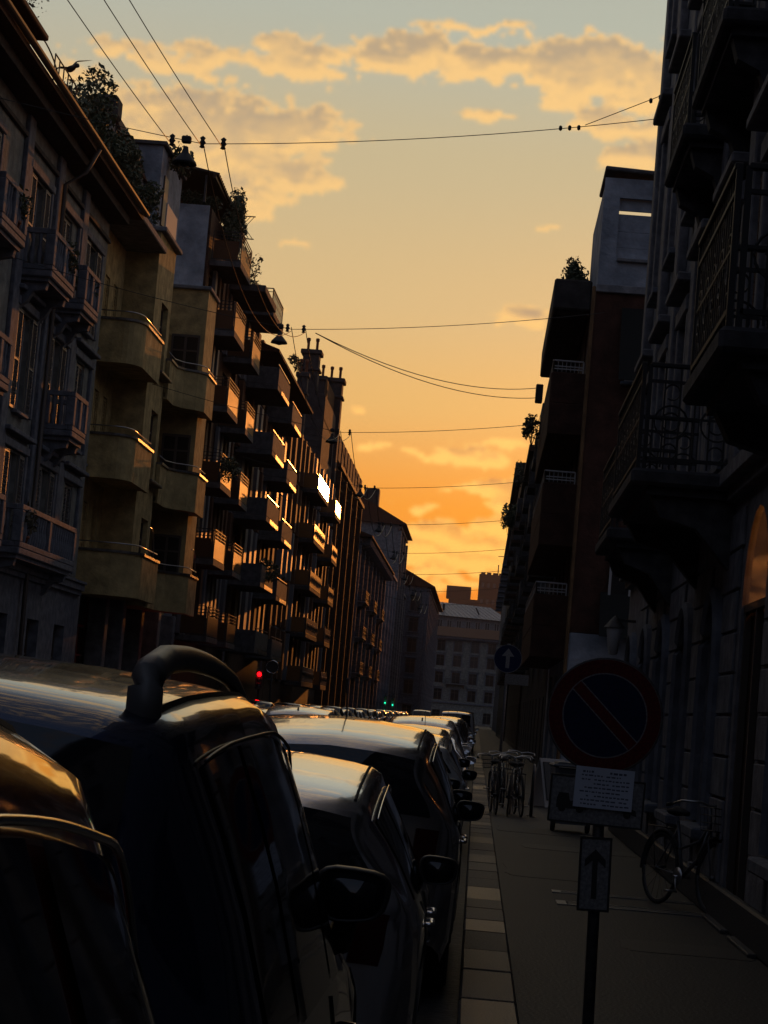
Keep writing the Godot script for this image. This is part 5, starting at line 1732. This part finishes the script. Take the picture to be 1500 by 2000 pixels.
# ------------------------------------------------------------------ street furniture
func disc(s: SurfaceTool, r0: float, r1: float, z0: float, z1: float, n := 48) -> void:
	for k in n:
		var a := TAU * k / n
		var b := TAU * (k + 1) / n
		var u := Vector3(cos(a), sin(a), 0)
		var v := Vector3(cos(b), sin(b), 0)
		for z in [z0, z1]:
			var o := Vector3(0, 0, z)
			quad(s, u * r0 + o, u * r1 + o, v * r1 + o, v * r0 + o) if r0 > 0.0 else tri(s, o, u * r1 + o, v * r1 + o)
		for r in [r0, r1]:
			if r > 0.0: quad(s, u * r + Vector3(0, 0, z0), v * r + Vector3(0, 0, z0), v * r + Vector3(0, 0, z1), u * r + Vector3(0, 0, z1))

func note_texture() -> ImageTexture:
	var im := Image.create(256, 180, false, Image.FORMAT_RGB8)
	im.fill(Color(0.86, 0.88, 0.92))
	var g := RandomNumberGenerator.new()
	g.seed = 3
	for j in 9:
		var y := 16 + j * 18
		var x := 22 + g.randi_range(0, 14)
		while x < 226:
			var w := g.randi_range(5, 20)
			if g.randf() < 0.85: im.fill_rect(Rect2i(x, y + g.randi_range(0, 1), w, 6 if j > 0 else 9), Color(0.36, 0.38, 0.44))
			x += w + 5
	return ImageTexture.create_from_image(im)

func signs() -> void:
	# no-parking sign with its plates and the paper note, all on one movable post
	var o := thing("no_parking_sign", "round red and blue no-parking sign with tow plate on a grey post", "road sign", P(0.715, 0.12, 11.7), 0.0)
	o.rotation.z = 0.022
	var s := st(true)
	tube(s, [Vector3(0, 0, -0.04), Vector3(0, 2.0, -0.04)], 0.031, 14)
	put(s, "post", M.galvanised, o)
	s = st(true)
	lathe(s, [Vector2(0.0, 0.0), Vector2(0.26, 0.0), Vector2(0.26, 0.03), Vector2(0.2, 0.06), Vector2(0.05, 0.08), Vector2(0, 0.08)], 24)
	put(s, "foot", M.concrete, o)
	var c := Vector3(0, 1.715, 0.0)
	var at := Transform3D(Basis(), c)
	s = st(); disc(s, 0.0, 0.30, -0.012, 0.0)
	put(s, "disc", M.sign_back, o, at)
	s = st(); disc(s, 0.226, 0.297, 0.001, 0.004)
	put(s, "red_ring", M.sign_red, o, at)
	s = st(); disc(s, 0.219, 0.2255, 0.001, 0.0042)
	put(s, "white_line", M.sign_white, o, at)
	s = st(); disc(s, 0.0, 0.2185, 0.001, 0.0035)
	put(s, "blue_field", M.sign_blue, o, at)
	var dg := Basis(Vector3.BACK, -PI / 4)
	for q in [[0.0, 0.055, "red_bar", "sign_red", 0.0055, 0.219], [0.031, 0.006, "white_line", "sign_white", 0.0055, 0.216], [-0.031, 0.006, "white_line", "sign_white", 0.0055, 0.216]]:
		s = st()
		bx(s, dg * Vector3(0, q[0], 0) + Vector3(0, 0, q[4]), Vector3(q[5] * 2.0, q[1], 0.002), dg)
		put(s, q[2], M[q[3]], o, at)
	s = st(true)
	tube(s, arc(c + Vector3(0, 0, -0.006), Vector3(0.303, 0, 0), Vector3(0, 0.303, 0), 0.0, TAU, 48), 0.007, 6)
	put(s, "rim", M.galvanised, o)
	# tow-away plate
	var tp := Transform3D(Basis(Vector3.BACK, -0.04), Vector3(-0.02, 1.26, 0.0))
	s = st(); bx(s, Vector3.ZERO, Vector3(0.5, 0.25, 0.012), Basis(), 0.004)
	var tow := put(s, "tow_plate", M.sign_white, o, tp)
	s = st()
	for q in [[Vector3(0, 0.121, 0), Vector3(0.5, 0.01, 0.018)], [Vector3(0, -0.121, 0), Vector3(0.5, 0.01, 0.018)], [Vector3(-0.246, 0, 0), Vector3(0.01, 0.234, 0.018)], [Vector3(0.246, 0, 0), Vector3(0.01, 0.234, 0.018)]]: bx(s, q[0], q[1])
	put(s, "border", M.sign_black, tow)
	var pic := st() # a tow truck lifting a car
	prism(pic, [Vector2(-0.21, -0.05), Vector2(-0.05, -0.05), Vector2(-0.05, -0.015), Vector2(-0.14, -0.01), Vector2(-0.15, 0.03), Vector2(-0.2, 0.03), Vector2(-0.21, 0.0)], 0.0062, 0.008)
	prism(pic, [Vector2(-0.13, -0.012), Vector2(-0.115, -0.012), Vector2(-0.02, 0.07), Vector2(-0.03, 0.08)], 0.0062, 0.008)
	prism(pic, [Vector2(-0.03, 0.02), Vector2(0.0, 0.03), Vector2(0.03, 0.06), Vector2(0.11, 0.03), Vector2(0.14, -0.005), Vector2(0.21, -0.03), Vector2(0.215, -0.06), Vector2(-0.03, 0.0)], 0.0062, 0.008)
	for q in [[-0.18, -0.05], [-0.085, -0.05], [0.02, 0.0], [0.165, -0.055]]:
		disc_at(pic, Vector3(q[0], q[1], 0.0062), 0.02, 0.0022)
	put(pic, "pictogram", M.sign_black, tow)
	# arrow plate
	var ap := Transform3D(Basis(), Vector3(-0.01, 0.88, 0.0))
	s = st(); bx(s, Vector3.ZERO, Vector3(0.17, 0.39, 0.012), Basis(), 0.004)
	var arrow := put(s, "arrow_plate", M.sign_white, o, ap)
	s = st()
	for q in [[Vector3(0, 0.189, 0), Vector3(0.17, 0.012, 0.018)], [Vector3(0, -0.189, 0), Vector3(0.17, 0.012, 0.018)], [Vector3(-0.079, 0, 0), Vector3(0.012, 0.366, 0.018)], [Vector3(0.079, 0, 0), Vector3(0.012, 0.366, 0.018)]]: bx(s, q[0], q[1])
	put(s, "border", M.sign_black, arrow)
	s = st()
	prism(s, [Vector2(-0.014, -0.13), Vector2(0.014, -0.13), Vector2(0.014, 0.07), Vector2(0.055, 0.035), Vector2(0.055, 0.075), Vector2(0.0, 0.13), Vector2(-0.055, 0.075), Vector2(-0.055, 0.035), Vector2(-0.014, 0.07)], 0.0062, 0.008)
	put(s, "arrow", M.sign_black, arrow)
	var nt := thing("paper_note", "crumpled sheet of printed paper taped over the sign's lower half", "note", P(0.70, 1.45, 11.69))
	nt.rotation.z = -0.02
	var pm := mat("printed_note", Color(0.7, 0.72, 0.75), 0.8)
	pm.albedo_texture = note_texture()
	var ps := st(true)
	var nx := 10
	var ny := 7
	for i in nx:
		for j in ny:
			var v := []
			for q in [[0, 0], [1, 0], [1, 1], [0, 1]]:
				var u := float(i + q[0]) / nx
				var w := float(j + q[1]) / ny
				v.append([Vector3((u - 0.5) * 0.31, (w - 0.5) * 0.215, 0.012 + 0.004 * sin(u * 9.0 + w * 4.0) + 0.006 * w * w), Vector2(u, 1.0 - w)])
			for k in [0, 1, 2, 0, 2, 3]:
				ps.set_uv(v[k][1]); ps.add_vertex(v[k][0])
	put(ps, "sheet", pm, nt)
	# blue arrow sign further on
	o = thing("arrow_sign", "round blue sign with a white upward arrow, far along the pavement", "road sign", P(0.56, 0.12, 46.5))
	s = st(true); tube(s, [Vector3(0, 0, -0.05), Vector3(0, 3.25, -0.05)], 0.035, 10)
	put(s, "post", M.galvanised, o)
	at = Transform3D(Basis(), Vector3(0, 2.93, 0))
	s = st(); disc(s, 0.0, 0.3, -0.012, 0.0)
	put(s, "blue_disc", M.sign_blue, o, at)
	s = st(); disc(s, 0.288, 0.299, 0.001, 0.004)
	put(s, "white_line", M.sign_white, o, at)
	s = st()
	prism(s, [Vector2(-0.04, -0.2), Vector2(0.04, -0.2), Vector2(0.04, 0.05), Vector2(0.135, 0.05), Vector2(0.0, 0.22), Vector2(-0.135, 0.05), Vector2(-0.04, 0.05)], 0.001, 0.005)
	put(s, "arrow", M.sign_white, o, at)
	s = st(); bx(s, Vector3(0.22, 2.5, 0), Vector3(0.5, 0.22, 0.01), Basis(), 0.003)
	put(s, "blank_plate", M.sign_back, o)
	# traffic lights beyond the parked row
	var n := 0
	for q in [[-9.6, 81.4, "red", 2.8, "traffic light with a small red lamp just right of the blue car's rail"], [-9.6, 95.7, "red", 2.82, "traffic light with a bright round red lamp next to the ring sign"], [-9.4, 223.5, "green", 2.4, "far traffic light showing green, left one of the distant pair"], [-8.6, 223.0, "green", 2.25, "far traffic light showing green, right one of the distant pair"]]:
		o = thing("traffic_light", q[4], "traffic light", P(q[0], 0.1, q[1]), 0.0, "traffic lights")
		s = st(true); tube(s, [Vector3(0, 0, 0), Vector3(0, 3.3, 0)], 0.05, 8)
		put(s, "post", M.iron, o)
		var y: float = q[3] - 0.1
		var up: float = y if q[2] == "red" else y + 0.5
		s = st(); bx(s, Vector3(0, up - 0.25, 0.14), Vector3(0.3, 0.85, 0.2), Basis(), 0.03)
		put(s, "housing", M.iron, o)
		for k in 3:
			var lit: bool = (q[2] == "red" and k == 0) or (q[2] == "green" and k == 2)
			s = st(true)
			var lr := 0.1 if q[2] == "red" else 0.065
			lathe(s, [Vector2(lr, 0), Vector2(lr * 0.8, 0.02), Vector2(0, 0.03)], 14, Transform3D(Basis(Vector3.RIGHT, PI / 2), Vector3(0, up - k * 0.25, 0.245)))
			put(s, "lamp" if lit else "dark_lens", M["glow_" + q[2]] if lit else M.glass_dark, o)
			s = st(true)
			tube(s, arc(Vector3(0, up - k * 0.25, 0.29), Vector3(0.115, 0, 0), Vector3(0, 0.115, 0), 0.0, PI, 8), 0.02, 5)
			put(s, "visor", M.iron, o)
		lamp_light(P(q[0], q[3], q[1] - 0.36), M["glow_" + q[2]].emission, 0.25)
		n += 1
	# round sign seen edge-lit beside the red light
	o = thing("ring_sign", "round road sign with a bright metal rim beside the red light", "road sign", P(-9.3, 0.1, 98.0))
	s = st(true); tube(s, [Vector3(0, 0, -0.05), Vector3(0, 3.5, -0.05)], 0.04, 8)
	put(s, "post", M.iron, o)
	s = st(); disc(s, 0.0, 0.27, -0.02, 0.0)
	put(s, "disc", M.sign_black, o, Transform3D(Basis(), Vector3(0, 3.12, 0)))
	s = st(true); tube(s, arc(Vector3(0, 3.12, 0.02), Vector3(0.28, 0, 0), Vector3(0, 0.28, 0), 0.0, TAU, 32), 0.022, 8)
	put(s, "rim", M.chrome, o)

func disc_at(s: SurfaceTool, c: Vector3, r: float, t: float) -> void:
	var pts := []
	for k in 16: pts.append(Vector2(c.x + cos(TAU * k / 16) * r, c.y + sin(TAU * k / 16) * r))
	prism(s, pts, c.z, c.z + t)

# ------------------------------------------------------------------ bicycles
func bicycle(paint: String, basket: bool) -> Node3D:
	var key := "bike %s %s" % [paint, basket]
	if cache.has(key): return cache[key].duplicate()
	var o := Node3D.new()
	# rear wheel at z 0, front wheel at z -1.05, ground y 0
	for z in [0.0, -1.05]:
		var s := st(true)
		tube(s, arc(Vector3(0, 0.345, z), Vector3(0, 0, 0.33), Vector3(0, 0.33, 0), 0.0, TAU, 32), 0.018, 8)
		var w := put(s, "wheel", M.rubber, o)
		s = st(true)
		tube(s, arc(Vector3(0, 0.345, z), Vector3(0, 0, 0.308), Vector3(0, 0.308, 0), 0.0, TAU, 32), 0.009, 6)
		for k in 16:
			var a := TAU * k / 16
			tube(s, [Vector3(0.02 if k % 2 else -0.02, 0.345, z), Vector3(0, 0.345 + sin(a) * 0.31, z + cos(a) * 0.31)], 0.0022, 4)
		tube(s, [Vector3(-0.05, 0.345, z), Vector3(0.05, 0.345, z)], 0.025, 8)
		put(s, "rim", M.rim_dark, w)
		s = st(true)
		tube(s, arc(Vector3(0, 0.345, z), Vector3(0, 0, 0.365), Vector3(0, 0.365, 0), 0.25 if z < 0 else -0.1, PI * 0.8, 14), 0.024, 5)
		put(s, "mudguard", M.rubber, o)
	var f := st(true)
	var bb := Vector3(0, 0.3, -0.44)
	tube(f, [bb, Vector3(0, 0.82, -0.25)], 0.017, 8)
	tube(f, [bb, Vector3(0, 0.5, -0.72), Vector3(0, 0.78, -0.86)], 0.02, 8)
	tube(f, [Vector3(0, 0.56, -0.35), Vector3(0, 0.66, -0.7), Vector3(0, 0.84, -0.87)], 0.015, 8)
	for x in [-0.045, 0.045]:
		tube(f, [bb, Vector3(x, 0.345, 0)], 0.009, 6)
		tube(f, [Vector3(0, 0.76, -0.27), Vector3(x, 0.345, 0)], 0.008, 6)
		tube(f, [Vector3(x, 0.345, -1.05), Vector3(x, 0.68, -0.93), Vector3(0, 0.74, -0.89)], 0.01, 6)
	tube(f, [Vector3(0, 0.72, -0.88), Vector3(0, 1.0, -0.82)], 0.018, 8)
	put(f, "frame", M[paint], o)
	var h := st(true)
	tube(h, [Vector3(-0.28, 0.98, -0.6), Vector3(-0.26, 1.02, -0.74), Vector3(-0.12, 1.03, -0.85), Vector3(0, 1.0, -0.84), Vector3(0.12, 1.03, -0.85), Vector3(0.26, 1.02, -0.74), Vector3(0.28, 0.98, -0.6)], 0.012, 8)
	put(h, "handlebar", M.steel, o)
	for x in [-1, 1]:
		var g := st(true)
		tube(g, [Vector3(x * 0.28, 0.98, -0.6), Vector3(x * 0.282, 0.965, -0.5)], 0.017, 8)
		put(g, "grip", M.rubber, o)
	var sd := st(true)
	lathe(sd, [Vector2(0, -0.5), Vector2(0.7, -0.3), Vector2(1.0, 0.0), Vector2(0.75, 0.35), Vector2(0.3, 0.5), Vector2(0, 0.5)], 12, Transform3D(Basis(Vector3(0.09, 0, 0), Vector3(0, 0.08, 0), Vector3(0, 0, 0.14)), Vector3(0, 0.9, -0.2)))
	tube(sd, [Vector3(0, 0.92, -0.2), Vector3(0, 0.9, -0.42)], 0.045, 8, 0.025)
	put(sd, "saddle", M.rubber, o)
	var pd := st(true)
	tube(pd, [Vector3(-0.09, 0.3, -0.44), Vector3(0.09, 0.3, -0.44)], 0.012, 6)
	tube(pd, [Vector3(0.07, 0.3, -0.44), Vector3(0.09, 0.16, -0.5)], 0.009, 6)
	tube(pd, [Vector3(-0.07, 0.3, -0.44), Vector3(-0.09, 0.44, -0.38)], 0.009, 6)
	bx(pd, Vector3(0.14, 0.16, -0.5), Vector3(0.1, 0.02, 0.07))
	bx(pd, Vector3(-0.14, 0.44, -0.38), Vector3(0.1, 0.02, 0.07))
	lathe(pd, [Vector2(0.0, 0), Vector2(0.09, 0), Vector2(0.09, 0.004), Vector2(0, 0.004)], 18, Transform3D(Basis(Vector3.BACK, -PI / 2), Vector3(0.05, 0.3, -0.44)))
	put(pd, "crank", M.steel, o)
	var rk := st(true)
	for x in [-0.06, 0.06]:
		tube(rk, [Vector3(x, 0.74, -0.2), Vector3(x, 0.74, 0.22)], 0.006, 5)
		tube(rk, [Vector3(x, 0.74, 0.12), Vector3(x, 0.36, 0.0)], 0.006, 5)
	for z in [-0.1, 0.05, 0.2]: tube(rk, [Vector3(-0.06, 0.74, z), Vector3(0.06, 0.74, z)], 0.006, 5)
	put(rk, "rear_rack", M.iron, o)
	if basket:
		var bk := st()
		for k in 4:
			var y := 0.78 + k * 0.07
			var e := 0.14 + k * 0.012
			for q in [[Vector3(-e, y, -1.2), Vector3(e, y, -1.2)], [Vector3(e, y, -1.2), Vector3(e, y, -0.93)], [Vector3(e, y, -0.93), Vector3(-e, y, -0.93)], [Vector3(-e, y, -0.93), Vector3(-e, y, -1.2)]]: tube(bk, q, 0.005, 4)
		for k in 9:
			var x := -0.14 + k * 0.035
			for z in [-1.2, -0.93]: tube(bk, [Vector3(x, 0.78, z), Vector3(x * 1.2, 0.99, z)], 0.003, 4)
		bx(bk, Vector3(0, 0.775, -1.065), Vector3(0.28, 0.01, 0.27))
		put(bk, "basket", M.iron, o)
	cache[key] = o
	return o.duplicate()

func put_bike(b: Node3D, label: String, at: Vector3, turn: float, lean := 0.0) -> void:
	b.name = numbered("bicycle")
	add_child(b)
	b.transform = Transform3D(Basis(Vector3.UP, turn) * Basis(Vector3.BACK, lean), at)
	tag(b, label, "bicycle", "bicycles on the pavement")

func furniture() -> void:
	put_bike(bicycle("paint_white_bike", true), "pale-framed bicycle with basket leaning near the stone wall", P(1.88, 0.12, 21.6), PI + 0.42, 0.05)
	var spots := [["paint_black", 0.46, 38.2, 0.1, "black bicycle at the kerb end of the parked bicycle cluster"], ["paint_black", 0.66, 37.9, -0.06, "black bicycle in the middle of the parked bicycle cluster"], ["paint_black", 0.9, 38.1, 0.12, "black bicycle beside the hoop stand in the bicycle cluster"], ["paint_darkgreen", 0.62, 41.5, 0.05, "dark green bicycle just behind the bicycle cluster"], ["paint_black", 0.85, 44.0, -0.1, "black bicycle farthest along, near the blue arrow sign"]]
	for q in spots: put_bike(bicycle(q[0], q[4].contains("middle") or q[4].contains("kerb end")), q[4], P(q[1], 0.12, q[2]), q[3] * 0.8, q[3] * 0.6)
	var o := thing("bicycle_hoop", "grey steel hoop stand beside the parked bicycles", "bicycle stand", P(1.08, 0.12, 38.6))
	var s := st(true)
	var pts := [Vector3(-0.0, 0, -0.25)]
	pts.append_array(arc(Vector3(0, 0.65, 0), Vector3(0, 0, -0.25), Vector3(0, 0.25, 0), 0.0, PI, 10))
	pts.append(Vector3(0, 0, 0.25))
	tube(s, pts, 0.024, 8)
	put(s, "hoop", M.galvanised, o)
	s = st()
	for z in [-0.25, 0.25]: bx(s, Vector3(0, 0.006, z), Vector3(0.14, 0.012, 0.14))
	put(s, "base_plate", M.galvanised, o)
	# wheeled bin half hidden by the sign
	o = thing("wheeled_bin", "grey-blue wheeled refuse bin partly behind the no-parking sign", "bin", P(1.55, 0.12, 34.5), 0.08)
	s = st()
	prism(s, [Vector2(-0.24, 0.12), Vector2(0.24, 0.12), Vector2(0.3, 0.98), Vector2(-0.3, 0.98)], -0.34, 0.34)
	put(s, "body", M.bin_grey, o)
	s = st()
	bx(s, Vector3(0, 1.01, 0.0), Vector3(0.66, 0.06, 0.76), Basis(), 0.025)
	bx(s, Vector3(0, 1.05, -0.02), Vector3(0.5, 0.04, 0.6), Basis(), 0.018)
	put(s, "lid", M.bin_grey, o)
	s = st(true)
	tube(s, [Vector3(-0.25, 0.98, 0.42), Vector3(0.25, 0.98, 0.42)], 0.016, 8)
	put(s, "handle", M.black_plastic, o)
	for x in [-0.27, 0.27]:
		s = st(true)
		lathe(s, [Vector2(0, -0.03), Vector2(0.1, -0.03), Vector2(0.11, 0), Vector2(0.1, 0.03), Vector2(0, 0.03)], 16, Transform3D(Basis(Vector3.BACK, PI / 2), Vector3(x, 0.11, 0.28)))
		put(s, "wheel", M.rubber, o)
	# folding board in front of the corner shop
	o = thing("folding_board", "folding A-shaped pavement board further along the wall", "board", P(1.55, 0.12, 43.5), 0.5)
	for sg in [-1, 1]:
		s = st()
		bx(s, Vector3(0, 0.48, sg * 0.17), Vector3(0.56, 1.0, 0.025), Basis(Vector3.RIGHT, -sg * 0.33), 0.006)
		var p := put(s, "panel", M.frame_white, o)
		s = st()
		bx(s, Vector3(0, 0.52, sg * 0.185), Vector3(0.46, 0.78, 0.03), Basis(Vector3.RIGHT, -sg * 0.33), 0.006)
		put(s, "slate", M.sign_black, p)

# ------------------------------------------------------------------ overhead wires and hanging lamps
func sagged(a: Vector3, b: Vector3, sag: float, n := 16) -> Array:
	var out := []
	for i in n + 1:
		var t := float(i) / n
		out.append(a.lerp(b, t) - Vector3(0, sag * 4.0 * t * (1.0 - t), 0))
	return out

func wires() -> void:
	var ds := [17.0, 35.5, 53.0, 72.6, 90.5, 108.0, 127.0, 146.0, 166.0, 186.0]
	var names := ["first", "second", "third", "fourth", "fifth", "sixth", "seventh", "eighth", "ninth"]
	for i in range(1, ds.size()):
		var d: float = ds[i]
		var r := 0.005 + d * 0.00006
		var o := thing("span_wire", "%s steel span wire across the street counted from the camera" % names[i - 1], "wire", P(-5.3, 10.85, d), 0.0, "span wires across the street")
		var s := st(true)
		tube(s, sagged(Vector3(0, 0, 0), Vector3(7.62, 1.0, 0), 0.12), r, 5)
		tube(s, sagged(Vector3(-7.2, 1.3, 0), Vector3(0, 0, 0), 0.1), r, 5)
		put(s, "wire", M.iron, o)
		for x in ([-0.52, -0.01, 0.34] if i == 1 else [-0.1, 0.3]):
			s = st(true)
			lathe(s, [Vector2(0, -0.1), Vector2(0.05, -0.08), Vector2(0.03, -0.04), Vector2(0.06, 0.0), Vector2(0.03, 0.04), Vector2(0.05, 0.08), Vector2(0, 0.12)], 8, Transform3D(Basis(), Vector3(x, 0.02, 0)))
			put(s, "insulator", M.black_plastic, o)
		if i == 1:
			s = st(true)
			tube(s, sagged(Vector3(6.3, 0.78, 0), Vector3(7.62, 1.42, 0), 0.0, 4), r, 5)
			put(s, "branch_wire", M.iron, o)
			for k in 6:
				s = st(true)
				lathe(s, [Vector2(0, -0.05), Vector2(0.028, -0.03), Vector2(0.028, 0.03), Vector2(0, 0.05)], 6, Transform3D(Basis(), [Vector3(5.9, 0.7, 0), Vector3(6.05, 0.715, 0), Vector3(6.2, 0.73, 0), Vector3(7.35, 1.27, 0), Vector3(7.5, 1.34, 0), Vector3(7.45, 0.95, 0)][k]))
				put(s, "clamp", M.black_plastic, o)
		# hanging street lamp
		var l := thing("hanging_lamp", "unlit street lamp hung from the %s span wire" % names[i - 1], "street lamp", P(-5.58, 10.48, d), 0.0, "lamps hung over the street")
		s = st(true)
		lathe(s, [Vector2(0.04, 0.3), Vector2(0.06, 0.2), Vector2(0.1, 0.15), Vector2(0.19, 0.05), Vector2(0.21, 0.0), Vector2(0.19, 0.0), Vector2(0.1, 0.1), Vector2(0.0, 0.12)], 18)
		put(s, "shade", M.iron, l)
		s = st(true)
		lathe(s, [Vector2(0.1, 0.02), Vector2(0.08, -0.03), Vector2(0, -0.05)], 12)
		put(s, "lens", M.glass_old, l)
		s = st()
		bx(s, Vector3(0, 0.42, 0), Vector3(0.16, 0.12, 0.12), Basis(), 0.02)
		tube(s, [Vector3(0, 0.4, 0), Vector3(0.0, 0.5, 0)], 0.014, 5)
		put(s, "hanger", M.iron, l)
	# cables that run along the street from span to span
	var k := 0
	for x in [-5.82, -5.31, -4.96]:
		var o := thing("overhead_cable", ["leftmost overhead cable running down the street", "middle overhead cable running down the street", "rightmost overhead cable running down the street"][k], "cable", Vector3.ZERO, 0.0, "cables along the street")
		for i in ds.size() - 1:
			if x < -5.5 and i > 0: break
			var s := st(true)
			var x0: float = x - (0.75 if i == 0 else 0.0)
			tube(s, sagged(P(x0, 10.9, ds[i]), P(x, 10.8, ds[i + 1]), 0.15 if i == 0 else 1.15, 20), 0.006 + ds[i] * 0.00008, 5)
			put(s, "cable_run", M.iron if i < 2 else M.zinc, o)
		k += 1
	for q in [[0.0, "upper"], [-0.35, "lower"]]:
		var o := thing("stay_wire", "%s of two slanting stay wires running to the corner house" % q[1], "wire", P(-4.7, 10.8, 53), 0.0, "stay wires")
		var s := st(true)
		tube(s, sagged(Vector3.ZERO, Vector3(6.0, 2.45 + q[0], -22.0), 0.5), 0.012, 5)
		put(s, "wire", M.iron, o)
	# a swift over the roofs
	var b := thing("bird", "small dark bird gliding above the grey building's roof", "bird", P(-12.9, 19.0, 60.0), 0.6)
	b.rotation.z = 0.5
	b.scale = Vector3.ONE * 1.5
	var s := st(true)
	lathe(s, [Vector2(0, -0.24), Vector2(0.035, -0.17), Vector2(0.065, -0.03), Vector2(0.055, 0.1), Vector2(0.03, 0.2), Vector2(0.045, 0.3), Vector2(0, 0.3)], 10, Transform3D(Basis(Vector3.RIGHT, PI / 2), Vector3.ZERO))
	for sg in [-1, 1]:
		for q in [[Vector3(0, 0.02, -0.1), Vector3(sg * 0.22, 0.11, -0.15), Vector3(sg * 0.2, 0.1, 0.02), Vector3(0, 0.01, 0.1)], [Vector3(sg * 0.22, 0.11, -0.15), Vector3(sg * 0.46, 0.02, 0.1), Vector3(sg * 0.4, 0.03, 0.12), Vector3(sg * 0.2, 0.1, 0.02)]]:
			quad(s, q[0], q[1], q[2], q[3])
			quad(s, q[0] - Vector3(0, 0.012, 0), q[3] - Vector3(0, 0.006, 0), q[2] - Vector3(0, 0.004, 0), q[1] - Vector3(0, 0.006, 0))
	put(s, "body", M.bird_dark, b)

# the street goes on behind the camera; these rows shade it from the eastern sky
func behind() -> void:
	for q in [["row_house", "brown row house behind the viewpoint on the left", true, -12.5, -98.0, 39.8, 16.0, "stucco_brown", 26], ["row_house", "dark row house behind the viewpoint on the right", false, 2.35, -98.0, 5.8, 18.0, "plaster_grey", 20]]:
		var b := building(q[0], q[1], q[2], q[3], q[4], q[5])
		var L: float = q[5] - q[4]
		var holes := []
		for j in 5:
			for i in q[8]:
				var x: float = L * (i + 0.5) / q[8]
				holes.append(Rect2(x - 0.65, 0.8 + j * 3.4, 1.3, 2.2))
				window(b, "far", 1.3, 2.2, Vector3(x, 0.8 + j * 3.4, 0), "frame_dark")
		shell(b, L, 0, q[6], holes, q[7])
		cornice(b, 0, L, q[6] - 0.6, 0.0, [[0.0, 0.2, 0.2], [0.22, 0.35, 0.6]], q[7])
	var e := thing("row_house", "house closing the street behind the viewpoint", "building", P(18, 0, -100), PI)
	var hs := []
	for j in 5:
		for i in 10:
			hs.append(Rect2(2.0 + i * 4.0, 0.8 + j * 3.4, 1.4, 2.2))
			window(e, "far", 1.4, 2.2, Vector3(2.7 + i * 4.0, 0.8 + j * 3.4, 0), "frame_dark")
	shell(e, 42, 0, 18.5, hs, "stucco_dark")

func _ready() -> void:
	setup_view()
	materials()
	ground()
	left_side()
	right_side()
	far_end()
	behind()
	cars()
	signs()
	furniture()
	wires()
